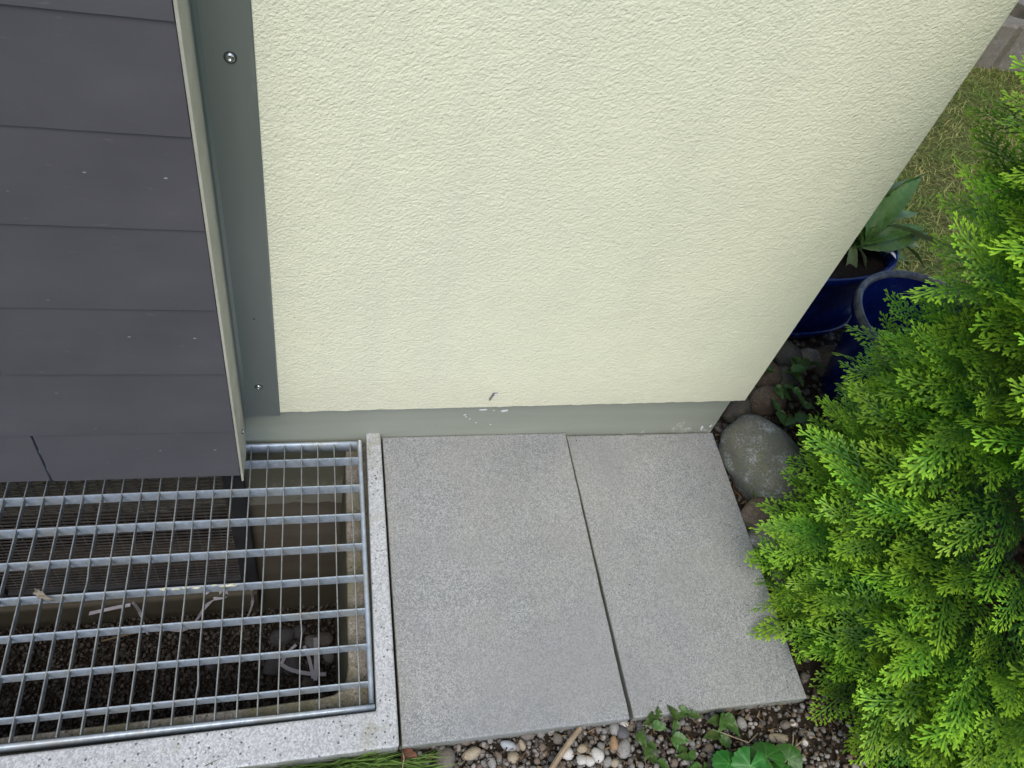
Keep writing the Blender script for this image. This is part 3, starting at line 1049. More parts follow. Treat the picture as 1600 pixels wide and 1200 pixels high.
# smaller countable pebbles: colour and stretch of the strip tell them apart
pr = random.Random(21)
placed = [(b_[0], b_[1], max(b_[2], b_[3])) for b_ in big]
for m in ST:
    m.materials.append(MAT['pebble'])
MAT['s_grey'] = m_stones('small_grey', [(0.20, 0.195, 0.18)], 'object', df=0.35)
MAT['s_pale'] = m_stones('small_pale', [(0.36, 0.34, 0.31)], 'object', df=0.25)
MAT['s_brown'] = m_stones('small_brown', [(0.16, 0.125, 0.095)], 'object', df=0.35)
MAT['s_dark'] = m_stones('small_dark', [(0.085, 0.082, 0.08)], 'object', df=0.3)
KINDS = [('s_grey', 'grey'), ('s_pale', 'pale cream'), ('s_brown', 'brown'), ('s_dark', 'dark'), ('s_brown', 'brown'), ('s_grey', 'grey')]
ZONES = [(0.25, 'between the kerb corner and the tan oval pebble'), (0.37, 'in the gravel left of the stick'), (0.47, 'in the gravel between stick and slab joint'),
         (0.60, 'among the creeping weeds below the slab joint'), (0.72, 'left of or behind the bright green plant'), (9.0, 'on dark soil before the slab near the thuja')]
cnt = 0
tries = 0
while cnt < 230 and tries < 9000:
    tries += 1
    x, y = pr.uniform(0.13, 0.90), pr.uniform(-0.73, -0.598)
    s = pr.choice((pr.uniform(0.0040, 0.0056), pr.uniform(0.0042, 0.0080)))
    if x > 0.66:
        s *= 0.8
        if pr.random() < 0.35:
            continue
    if any((x - a) ** 2 + (y - b_) ** 2 < (0.85 * (s + c_)) ** 2 for a, b_, c_ in placed):
        continue
    placed.append((x, y, s))
    o = link('pebble', ST[pr.randrange(7)], None, None, (x, y, Z0 + 0.007 + s * 0.35), (pr.uniform(-.5, .5), pr.uniform(-.5, .5), pr.uniform(0, 6.3)), (s * pr.uniform(.85, 1.35), s, s * pr.uniform(.6, .9)))
    km, kn = KINDS[pr.randrange(6)]
    o.material_slots[0].link = 'OBJECT'
    o.material_slots[0].material = MAT[km]
    zn = next(zt for zx, zt in ZONES if x < zx)
    tag(o, 'small %s pebble %s' % (kn, zn), 'pebble', 'small %s pebbles %s' % (kn, zn))
    cnt += 1


def scatter(name, m, n, region, smin, smax, z, seed, sub=1, zj=0.004, label='', cat='gravel', flatten=0.7):
    rr = random.Random(seed)
    src = []
    for i in range(6):
        b = bmesh.new()
        if sub:
            bmesh.ops.create_icosphere(b, subdivisions=sub, radius=1.0)
        else:
            bmesh.ops.create_cube(b, size=1.5)
            bmesh.ops.bevel(b, geom=list(b.verts), offset=0.45, affect='VERTICES')
        b.verts.index_update()
        off = Vector((i * 7.7 + seed, 1, 2))
        co = [v.co * (1 + 0.35 * noise.noise(v.co * 1.1 + off)) for v in b.verts]
        fc = [[v.index for v in f.verts] for f in b.faces]
        src.append((co, fc))
        b.free()
    V, F = [], []
    for k in range(n):
        while True:
            x, y = rr.uniform(region[0], region[1]), rr.uniform(region[2], region[3])
            if len(region) < 5 or region[4](x, y):
                break
        s = smin + (smax - smin) * rr.random() ** 2.2
        co, fc = src[rr.randrange(6)]
        Mx = Matrix.Rotation(rr.uniform(0, 6.28), 3, 'Z') @ Matrix.Rotation(rr.uniform(-.6, .6), 3, 'X') @ Matrix.Diagonal((s * rr.uniform(.9, 1.5), s, s * flatten))
        o = Vector((x, y, z + rr.uniform(0, zj) + 0.2 * s))
        b0 = len(V)
        V += [Mx @ c + o for c in co]
        F += [tuple(b0 + i for i in f) for f in fc]
    o = link(name, mesh(name, V, F, True), m)
    o['kind'] = 'stuff'
    o['label'] = label
    o['category'] = cat
    return o


scatter('gravel', 'gravel', 4200, (0.122, 0.97, -0.80, -0.592, lambda x, y: rnd.random() < (1.0 if x < 0.66 else 0.4)), 0.0016, 0.0060, Z0, 31, 1, 0.009, 'fine mixed gravel in the bed before the paving slabs')
scatter('gravel', 'gravel_dark', 2200, (0.875, 1.55, -0.60, 0.34), 0.003, 0.013, Z0, 32, 1, 0.004, 'dark gravel and grit under the thuja around the house corner')
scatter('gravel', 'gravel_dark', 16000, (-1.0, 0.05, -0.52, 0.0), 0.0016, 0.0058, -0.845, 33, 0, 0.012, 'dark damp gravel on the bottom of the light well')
for i, (x, y, s, m, lab) in enumerate(((-0.10, -0.085, .030, 'p_dark', 'grey pebble in the light well nearest the cellar wall'), (-0.115, -0.155, .034, 'p_dark', 'large dark pebble in the light well left of the paper strips'),
                                       (-0.02, -0.105, .022, 'p_grey', 'pale grey pebble in the light well near its right end'), (0.012, -0.10, .026, 'p_brown', 'reddish pebble in the right end of the light well'),
                                       (-0.055, -0.075, .020, 'p_dark', 'small dark pebble between two larger ones in the light well'), (-0.075, -0.165, .026, 'p_dark', 'dark pebble under the paper strips in the light well'),
                                       (0.022, -0.15, .018, 'p_grey', 'grey pebble beside the right shaft wall'), (-0.03, -0.215, .020, 'p_brown', 'brown pebble below the paper strips in the light well'),
                                       (-0.275, -0.145, .020, 'p_dark', 'single angular stone chip in the middle of the light well gravel'))):
    stone('pebble', ST[i % 7], m, (x, y, -0.832), (s * 1.15, s * .9, s * .6), (0.2, 0.1 * i, i * .9), lab, 'pebble', 'pebbles on the light well floor')


# ================================================================== SMALL THINGS
def ribbon(name, m, pts, wdt, label, cat, group=None, thick=0.0006):
    V, F = [], []
    pts = [Vector(p) for p in pts]
    # resample with a smooth curve
    P = []
    for i in range(len(pts) - 1):
        p0, p1, p2, p3 = pts[max(i - 1, 0)], pts[i], pts[i + 1], pts[min(i + 2, len(pts) - 1)]
        for k in range(6):
            t = k / 6
            P.append(0.5 * ((2 * p1) + (p2 - p0) * t + (2 * p0 - 5 * p1 + 4 * p2 - p3) * t * t + (3 * p1 - p0 - 3 * p2 + p3) * t ** 3))
    P.append(pts[-1])
    for i, p in enumerate(P):
        d = (P[min(i + 1, len(P) - 1)] - P[max(i - 1, 0)]).normalized()
        s = d.cross(Vector((0.2 * math.sin(i * .5), 0, 1))).normalized() * wdt / 2
        up = s.cross(d).normalized() * thick
        V += [p - s, p + s, p + s + up, p - s + up]
    for i in range(len(P) - 1):
        for k in range(4):
            F.append((i * 4 + k, i * 4 + (k + 1) % 4, i * 4 + 4 + (k + 1) % 4, i * 4 + 4 + k))
    o = link(name, mesh(name, V, F, False), m)
    return tag(o, label, cat, group)


zf = -0.828
ribbon('paper_strip', 'paper', [(-0.10, -0.165, zf + .01), (-0.075, -0.185, zf + .02), (-0.03, -0.200, zf + .022), (0.015, -0.205, zf + .018)], 0.010, 'white curled paper strip lying crosswise in the right end of the light well', 'paper strip', 'paper strips in the light well')
ribbon('paper_strip', 'paper', [(-0.042, -0.125, zf + .022), (-0.028, -0.165, zf + .032), (-0.018, -0.215, zf + .026)], 0.009, 'white paper strip slanting across the others in the light well', 'paper strip', 'paper strips in the light well')
ribbon('paper_strip', 'paper', [(-0.012, -0.105, zf + .02), (-0.010, -0.16, zf + .04), (-0.012, -0.222, zf + .03)], 0.011, 'white paper strip lying straight toward the garden in the light well', 'paper strip', 'paper strips in the light well')
ribbon('paper_strip', 'paper', [(-0.10, -0.165, zf + .012), (-0.085, -0.14, zf + .02), (-0.062, -0.12, zf + .022)], 0.008, 'narrow bent paper strip left of the crossing strips in the light well', 'paper strip', 'paper strips in the light well')
zs = -0.652
ribbon('paper_strip', 'paper', [(-0.555, -0.040, -0.690), (-0.50, -0.042, -0.665), (-0.455, -0.040, -0.655)], 0.009, 'short white paper strip leftmost on the cellar window sill', 'paper strip', 'paper strips on the window sill')
ribbon('paper_strip', 'paper', [(-0.450, -0.036, -0.648), (-0.440, -0.044, -0.69), (-0.436, -0.060, -0.80)], 0.008, 'white paper strip hanging down from the window sill', 'paper strip', 'paper strips on the window sill')
ribbon('paper_strip', 'paper', [(-0.40, -0.05, -0.79), (-0.36, -0.05, -0.815), (-0.325, -0.046, -0.79), (-0.285, -0.04, -0.70), (-0.24, -0.02, -0.648), (-0.215, -0.012, -0.640)], 0.010, 'long curling white paper strip climbing onto the window sill', 'paper strip', 'paper strips on the window sill')
ribbon('paper_strip', 'paper', [(-0.285, -0.030, -0.648), (-0.245, -0.018, -0.625), (-0.232, -0.030, -0.662), (-0.262, -0.038, -0.66)], 0.009, 'looped white paper strip on the window sill', 'paper strip', 'paper strips on the window sill')
ribbon('paper_strip', 'paper', [(-0.168, -0.036, -0.61), (-0.170, -0.045, -0.69), (-0.192, -0.055, -0.78)], 0.008, 'thin paper strip hanging rightmost at the window sill', 'paper strip', 'paper strips on the window sill')
V, F = tube([(-0.55, -0.06, -0.822), (-0.45, -0.05, -0.80), (-0.36, -0.055, -0.79), (-0.27, -0.05, -0.775)], [.0028, .0032, .003, .002], 6)
tag(link('dry_stalk', mesh('dry_stalk', V, F, True), 'twig'), 'long dry plant stalk lying along the light well below the sill', 'stalk')


def leaf_mesh(name, L, W, n=9, shape=0.45, fold=0.25, curl=0.3, ser=0.0, wave=0.0, seed=0.0, lobes=0):
    V, F = [], []
    mcols = 5
    for i in range(n + 1):
        t = i / n
        wdt = W * (math.sin(math.pi * t ** shape) ** 0.85 if 0 < t < 1 else 0.02)
        if ser:
            wdt *= 1 + ser * (1 if i % 2 else -1)
        for k in range(mcols):
            s = (k / (mcols - 1) - 0.5) * 2
            x = s * wdt / 2
            y = t * L
            z = -curl * L * t * t + abs(s) * wdt * 0.5 * fold + wave * W * noise.noise((t * 5 + seed, s * 1.5, seed))
            V.append((x, y, z))
    for i in range(n):
        for k in range(mcols - 1):
            a = i * mcols + k
            F.append((a, a + 1, a + mcols + 1, a + mcols))
    return mesh(name, V, F, True)


def round_leaf(name, Rr, seed, scallop=9):
    """kidney-shaped, softly domed leaf with scalloped margin; 'age' carries the pale veins"""
    V, F, A = [(0, 0, 0.10 * Rr)], [], [1.0]
    n, rings = 84, 8
    for r in range(1, rings + 1):
        for k in range(n):
            a = -math.pi * 0.5 + 0.24 + (2 * math.pi - 0.48) * k / (n - 1)
            q = r / rings
            m = Rr * (1 + 0.04 * math.cos(a * scallop * 2) * q ** 4 + 0.05 * noise.noise((math.cos(a), math.sin(a), seed)))
            vein = abs(math.cos(a * 3.5 + seed)) ** 14
            z = Rr * (0.10 - 0.20 * q * q + 0.16 * q * math.sin(a + seed) + 0.09 * q * noise.noise((q * 2.2 * math.cos(a), q * 2.2 * math.sin(a), seed)) - 0.03 * vein * q)
            V.append((m * q * math.cos(a), m * q * math.sin(a), z))
            A.append(0.30 + 0.7 * vein * (1 - 0.6 * q) + 0.25 * noise.noise((q * 3 * math.cos(a), q * 3 * math.sin(a), seed + 4)))
    for k in range(n - 1):
        F.append((0, 1 + k, 2 + k))
        for r in range(rings - 1):
            a = 1 + r * n + k
            F.append((a, a + n, a + n + 1, a + 1))
    me = mesh(name, V, F, True)
    at = me.attributes.new('age', 'FLOAT', 'POINT')
    at.data.foreach_set('value', A)
    return me


# debris on the grating
o = link('dry_leaf', leaf_mesh('dry_leaf', 0.032, 0.012, 11, 0.6, 1.1, 0.5, 0.25, 0.9, 2.0), 'grey_leaf', None, (-0.447, -0.298, 0.005), (0.3, 0.5, -2.2))
tag(o, 'shrivelled grey dry leaf caught on the grating bar', 'leaf')
V, F = [], []
dr = random.Random(4)
bmD = bmesh.new()
for i in range(26):
    x = -0.262 + 0.125 * dr.random()
    y = -0.3062 + dr.uniform(-0.002, 0.001)
    s = dr.uniform(0.0016, 0.0046)
    b0 = len(bmD.verts)
    rr = bmesh.ops.create_icosphere(bmD, subdivisions=1, radius=1.0)
    for v in rr['verts']:
        v.co = Vector((x + v.co.x * s * 2.0, y + v.co.y * 0.0018, -0.003 - dr.random() * 0.001 + v.co.z * s * 0.9))
tag(link('bird_dropping', bm_mesh(bmD, 'bird_dropping', True), 'dropping'), 'dried yellowish bird dropping smeared along a grating bar', 'dropping')

# stick in the gravel
V, F = tube([(0.352, -0.668, -0.012), (0.375, -0.645, -0.008), (0.400, -0.622, -0.006), (0.422, -0.603, -0.008)], [.0045, .0048, .0046, .004], 7)
V = [Vector(v) + Vector((0, 0, 0.0008 * noise.noise(Vector(v) * 160))) for v in V]
tag(link('stick', mesh('stick', V, F, False), 'twig'), 'weathered brown stick lying slanted on the gravel', 'stick')
o = link('fallen_leaf', leaf_mesh('fallen_leaf', 0.032, 0.026, 9, 0.7, 0.3, 0.2, 0.05, 0.3, 1.0), 'brown_leaf', None, (0.136, -0.628, -0.014), (0.25, 0.1, 0.15))
tag(o, 'reddish brown fallen leaf at the kerb corner', 'leaf')
for i, (pts, lab) in enumerate((([(0.742, -0.646, -.012), (0.715, -0.660, -.006), (0.678, -0.640, -.010), (0.66, -0.630, -.014)], 'thin dry stem arching over the gravel before the second slab'),
                                ([(0.792, -0.680, -.012), (0.81, -0.672, -.008), (0.828, -0.664, -.010)], 'short pale dry stalk right of the bright green leaves'),
                                ([(0.792, -0.680, -.010), (0.798, -0.668, -.004), (0.803, -0.655, -.002)], 'short dry stalk standing up behind the bright green leaves'),
                                ([(0.1245, -0.603, -.008), (0.126, -0.618, .004), (0.122, -0.636, -.006)], 'thin straw stalk hanging at the kerb corner'))):
    V, F = tube(pts, [.0010] * len(pts), 5)
    tag(link('dry_straw', mesh('dry_straw', V, F, True), 'twig'), lab, 'straw', 'dry straws on the gravel')


# ---------------------------------------------------------------- grass
def blades(name, m, n, place, lmin, lmax, wd, lay, seed, label, zb):
    rr = random.Random(seed)
    V, F = [], []
    for i in range(n):
        x, y, az, k = place(rr)
        L = rr.uniform(lmin, lmax) * k
        el = rr.uniform(*lay)
        d = Vector((math.cos(az), math.sin(az), 0))
        s = Vector((-d.y, d.x, 0)) * wd * rr.uniform(.7, 1.3) / 2
        p0 = Vector((x, y, zb))
        u = Vector((0, 0, 1))
        p1 = p0 + d * L * .45 * math.cos(el) + u * L * .45 * math.sin(el)
        p2 = p1 + d * L * .55 * math.cos(el * 0.25) + u * L * .55 * math.sin(el * 0.25)
        b = len(V)
        V += [p0 - s, p0 + s, p1 + s * .8, p1 - s * .8, p2]
        F += [(b, b + 1, b + 2, b + 3), (b + 3, b + 2, b + 4)]
    o = link(name, mesh(name, V, F), m)
    o['kind'] = 'stuff'
    o['label'] = label
    o['category'] = 'grass'
    return o


blades('grass', 'grass', 2600, lambda r: (lambda x: (x, -0.606 - abs(r.gauss(0, .045)) - max(0, x - 0.08) * .1, r.choice((r.gauss(-.25, .22), r.gauss(3.4, .25), r.uniform(3.3, 6.1))), 1.0 if x < 0.05 else 0.8))(r.choice((r.uniform(-0.3, 0.12), r.gauss(0.02, .06), r.uniform(0.05, .16)))), 0.05, 0.11, 0.0026, (0.15, 1.0), 41, 'long green grass growing along the light well kerb', Z0)


def lawn_place(r):
    while True:
        x, y = r.uniform(1.25, 3.7), r.uniform(0.35, 3.0)
        # strip that lies between the house corner and the hedge
        if y > 0.62 + 0.25 * max(0, 1.9 - x) - 0.1 and x < 1.35 + 0.95 * (y + 0.4):
            return x, y, r.uniform(0, 6.28), 1.0


blades('grass', 'lawn_grass', 42000, lawn_place, 0.025, 0.065, 0.0030, (0.1, 0.9), 42, 'short half-dry lawn grass beyond the house corner', Z0 + 0.003)


MAT['litter'] = m_leafy('needle_litter', (0.05, 0.03, 0.016), (0.17, 0.105, 0.05), None, 0.05, 0.8, island=True)
li = blades('needle_litter', 'litter', 2600, lambda r: (r.uniform(0.88, 1.35), r.uniform(-0.85, 0.1), r.uniform(0, 6.28), 1.0), 0.008, 0.024, 0.003, (0.0, 0.35), 51, 'brown needle litter on the soil under the thuja', Z0 + 0.006)
li['category'] = 'litter'
li = blades('needle_litter', 'litter', 420, lambda r: (r.uniform(0.13, 0.9), -0.60 - r.random() * 0.13, r.uniform(0, 6.28), 1.0), 0.006, 0.020, 0.0022, (0.0, 0.5), 52, 'brown plant litter scattered over the gravel strip', Z0 + 0.014)
li['category'] = 'litter'


def grit_ok(x, y):
    if abs(x - 0.52) < 0.012 and y < -0.1:
        return False
    return (y > -0.04 and rnd.random() < 0.8) or (y < -0.55 and rnd.random() < 0.4) or x > 0.80 or rnd.random() < 0.10


scatter('grit', 'gravel_dark', 300, (0.14, 0.845, -0.585, -0.012, grit_ok), 0.0004, 0.0013, -0.001, 61, 1, 0.0, 'grains of grit and dirt lying on the paving slabs', 'grit')

# ---------------------------------------------------------------- weeds
def stemmed(parent_name, label, cat, loc, leaves, mat_leaf, mat_stem='weed', group=None, stem_r=0.0012):
    t = thing(parent_name, label, cat, loc, group)
    for kind, tip, rot, me in leaves:
        V, F = tube([(0, 0, 0), (tip[0] * .5, tip[1] * .5, tip[2] * .75), tip], [stem_r, stem_r * .9, stem_r * .7], 5)
        link('stem', mesh('stem', V, F, True), mat_stem, t)
        link('leaf', me, mat_leaf, t, tip, rot)
    return t


RL = [round_leaf('round_leaf', 1.0, s) for s in (0.3, 1.9, 3.3)]
t = thing('leafy_weed', 'bright green round-leaved plant at the lower edge before the second slab', 'weed', (0.70, -0.715, Z0))
br = random.Random(8)
for i, (x, y, z, r, rz) in enumerate(((0.657, -0.693, .022, .027, 1.2), (0.690, -0.700, .030, .030, 2.6), (0.728, -0.690, .024, .030, 0.4), (0.768, -0.697, .020, .025, 5.6), (0.705, -0.728, .034, .030, 3.6),
                                      (0.745, -0.724, .026, .027, 0.8), (0.665, -0.725, .025, .028, 2.9), (0.782, -0.728, .020, .024, 5.0), (0.628, -0.708, .006, .016, 2.2), (0.645, -0.735, .02, .025, 3.0))):
    tip = Vector((x - 0.70, y + 0.715, z - Z0 - 0.01))
    V, F = tube([(0, 0, 0), tip * .55 + Vector((0, 0, .006)), tip], [.0016, .0013, .001], 5)
    link('stem', mesh('stem', V, F, True), 'weed', t)
    link('leaf', RL[i % 3], 'bright_leaf', t, tip, (br.uniform(-.35, .25), br.uniform(-.3, .3), rz), (r, r, r))
WL = [leaf_mesh('weed_leaf', 0.030, 0.020, 10, 0.6, 0.35, 0.25, 0.08, 0.15, s) for s in (1.0, 2.0, 3.0)]


def creeper(label, base, nodes, group, seed, sc=1.0):
    t = thing('creeping_weed', label, 'weed', base, group)
    r = random.Random(seed)
    b = Vector(base)
    V, F = tube([Vector(n) - b for n in nodes], [.0013] * len(nodes), 5)
    link('stem', mesh('stem', V, F, True), 'weed', t)
    for i, n in enumerate(nodes):
        for sgn in (-1, 1):
            az = r.uniform(0, 6.28)
            link('leaf', WL[r.randrange(3)], 'weed', t, Vector(n) - b, (r.uniform(-.1, .5), r.uniform(-.4, .4), az), [sc * r.uniform(.75, 1.15)] * 3)
    return t


creeper('creeping weed with toothed leaves crossing the gravel below the slab joint', (0.545, -0.668, Z0), [(0.545, -0.668, -.015), (0.532, -0.640, -.004), (0.520, -0.622, -.002), (0.548, -0.612, .000), (0.562, -0.602, -.004)], 'creeping weeds on the gravel', 1, 0.9)
creeper('creeping weed standing left of the bright green plant', (0.588, -0.66, Z0), [(0.588, -0.66, -.012), (0.578, -0.636, .002), (0.592, -0.612, .002), (0.618, -0.603, -.002)], 'creeping weeds on the gravel', 2, 0.85)
creeper('dark creeping weed under the middle of the second slab edge', (0.672, -0.640, Z0), [(0.672, -0.640, -.014), (0.680, -0.622, -.004), (0.684, -0.612, .000)], 'creeping weeds on the gravel', 3, 1.1)
creeper('small weed at the lower edge between white pebbles and leaves', (0.628, -0.70, Z0), [(0.628, -0.70, -.016), (0.615, -0.688, -.004), (0.600, -0.672, -.006)], 'creeping weeds on the gravel', 4, 0.7)
creeper('green weed growing between stones behind the house corner', (1.075, 0.10, Z0), [(1.075, 0.10, .01), (1.05, 0.085, .04), (1.085, 0.07, .05), (1.10, 0.115, .055), (1.06, 0.13, .04)], 'weeds behind the corner', 5, 1.3)
creeper('dark green weed beside the large boulder near the thuja', (1.06, 0.01, Z0), [(1.06, 0.01, .0), (1.035, 0.02, .03), (1.06, -0.01, .04), (1.09, 0.02, .05)], 'weeds behind the corner', 6, 1.25)
creeper('bright weed in front of the dark stones at the planter', (1.145, 0.15, Z0), [(1.145, 0.15, .01), (1.13, 0.165, .05), (1.16, 0.14, .06)], 'weeds behind the corner', 7, 1.3)


# ================================================================== POTS
pl = thing('oval_planter', 'blue glazed oval planter with a leafy plant behind the house corner', 'planter', (1.20, 0.415, Z0))
ax, ay = 0.262, 0.130
prof = [(0.80, 0.018), (0.83, 0.04), (0.90, 0.18), (0.93, 0.195), (1.0, 0.205), (1.01, 0.222), (0.99, 0.232), (0.945, 0.230), (0.92, 0.222), (0.90, 0.195)]
V, F = lathe(prof, 64, ax, ay)
link('body', mesh('planter_body', V, F, True), 'blue', pl)
V, F = lathe([(0.0001, 0.205), (0.5, 0.207), (0.912, 0.20)], 48, ax, ay)
link('soil', mesh('planter_soil', V, F, True), 'potsoil', pl)
V, F = lathe([(0.60, 0.0), (0.86, 0.002), (0.93, 0.03), (0.97, 0.046), (0.94, 0.050), (0.90, 0.040), (0.82, 0.016), (0.3, 0.015)], 64, ax, ay * 1.12)
link('saucer', mesh('planter_saucer', V, F, True), 'blue', pl)
tag(pl, pl['label'], 'planter')

rp = thing('round_pot', 'empty round dark blue pot with worn rim partly hidden by thuja', 'pot', (1.362, 0.098, Z0))
prof = [(0.125, 0.0), (0.13, 0.01), (0.158, 0.20), (0.172, 0.235), (0.181, 0.245), (0.184, 0.262)]
V, F = lathe(prof, 64)
link('body', mesh('pot_body', V, F, True), 'blue', rp)
V, F = lathe([(0.184, 0.262), (0.1835, 0.272), (0.179, 0.278), (0.174, 0.2785), (0.169, 0.274), (0.167, 0.265)], 64)
link('rim', mesh('pot_rim', V, F, True), 'rim', rp)
prof = [(0.167, 0.265), (0.163, 0.235), (0.157, 0.226), (0.155, 0.18), (0.149, 0.172), (0.146, 0.12), (0.140, 0.112), (0.128, 0.03), (0.0001, 0.025)]
V, F = lathe(prof, 64)
link('inside', mesh('pot_inside', V, F, True), 'blue', rp)

# plant in the planter: long ribbed leaves
pt = thing('potted_plant', 'dark green plant with long ribbed leaves growing in the blue planter', 'plant', (1.335, 0.415, 0.185))
PLV = []
for s in range(4):
    PLV.append(leaf_mesh('long_leaf', 0.20, 0.044, 24, 0.80, 0.55, 0.38 + 0.18 * s, 0.04, 0.22, s * 1.7))
lr = random.Random(12)
# (azimuth, elevation, scale, roll, pale?)
for i, (az, el, sc, roll, pale) in enumerate(((48, 42, 1.25, 0.35, 0), (38, 30, 1.30, -0.4, 0), (25, 38, 1.2, 0.25, 0), (12, 22, 1.15, -0.2, 0), (-2, 32, 1.0, 0.4, 0), (70, 50, 1.15, 0.0, 0), (100, 45, 1.0, .4, 0),
                                              (18, 14, 1.35, 0.6, 1), (42, 20, 1.3, -0.7, 1), (-14, 12, .95, 0.2, 0), (-95, -25, .72, 0.1, 1), (-45, -12, .7, -.3, 1), (140, 50, 1.0, 0, 0), (170, 30, .9, 0, 0), (30, 55, 1.2, .2, 0), (56, 26, 1.25, .5, 0), (5, 8, 1.2, .3, 1), (60, 12, 1.3, -.3, 0), (33, 24, 1.45, .9, 0), (15, 30, 1.35, -.8, 1), (50, 34, 1.4, -1.0, 0), (-8, 20, 1.1, .9, 0))):
    d = Vector((math.cos(R(az)) * math.cos(R(el)), math.sin(R(az)) * math.cos(R(el)), math.sin(R(el))))
    q = d.to_track_quat('Y', 'Z') @ Matrix.Rotation(roll, 3, 'Y').to_quaternion()
    o = link('leaf', PLV[i % 4], 'dark_leaf', pt, (lr.uniform(-.02, .02), lr.uniform(-.02, .02), 0.02 + 0.01 * lr.random()), q.to_euler(), (sc, sc, sc))
    if pale:
        me = PLV[i % 4].copy()
        me.materials.clear()
        me.materials.append(MAT['pale_leaf'])
        o.data = me
V, F = tube([(0, 0, -0.02), (0, 0, 0.04)], [.012, .008], 8)
link('crown', mesh('plant_crown', V, F, True), 'weed', pt)
fl_r = random.Random(2)
flw = thing('white_flower', 'small white blossom at the right end of the blue planter', 'flower', (1.435, 0.405, 0.20))
pm = leaf_mesh('petal', 0.022, 0.014, 6, 0.9, 0.3, 0.4)
for i in range(7):
    link('petal', pm, 'petal', flw, (fl_r.uniform(-.012, .012), fl_r.uniform(-.016, .016), fl_r.uniform(0, .012)), (fl_r.uniform(0, .7), fl_r.uniform(-.4, .4), i * 0.9))
V, F = tube([(0, 0, -0.03), (0, 0, 0.0)], [.0015, .0015], 5)
link('stem', mesh('flower_stem', V, F, True), 'weed', flw)


# ================================================================== RING STONES
def ring_stone(loc, rz, label):
    n = 72
    V, F = [], []

    def outer(a):
        # rounded block with a vertical groove on the garden side
        c, s = abs(math.cos(a)), abs(math.sin(a))
        r = 0.185 / (c ** 5 + s ** 5) ** (1 / 5)
        g = math.exp(-((((a - 4.35 + math.pi) % (2 * math.pi)) - math.pi) / 0.045) ** 2)
        return r - 0.02 * g
    H_ = 0.205
    rings = [(0, 0.0), (0, H_ - 0.012), (-0.010, H_), (None, H_), (None, 0.06)]
    for off, z in rings:
        for k in range(n):
            a = 2 * math.pi * k / n
            r = 0.105 if off is None else outer(a) + off
            if off is None and z == H_:
                r = 0.110
            V.append((r * math.cos(a), r * math.sin(a), z))
    for i in range(len(rings) - 1):
        for k in range(n):
            F.append((i * n + k, i * n + (k + 1) % n, (i + 1) * n + (k + 1) % n, (i + 1) * n + k))
    t = tag(link('planting_stone', None, loc=loc, rot=(0, 0, rz)), label, 'planting stone', 'concrete planting stones beyond the lawn')
    link('block', mesh('ring_block', V, F), 'ringstone', t)
    V2 = [(0.105 * math.cos(2 * math.pi * k / 24), 0.105 * math.sin(2 * math.pi * k / 24), 0.13) for k in range(24)]
    link('soil', mesh('ring_soil', V2, [tuple(range(24))]), 'potsoil', t)


ring_stone((3.00, 2.12, Z0), 0.05, 'grey-brown concrete planting stone nearest the house wall edge beyond the lawn')
ring_stone((3.37, 2.10, Z0), 0.1, 'concrete planting stone second from the house, beside the thuja')


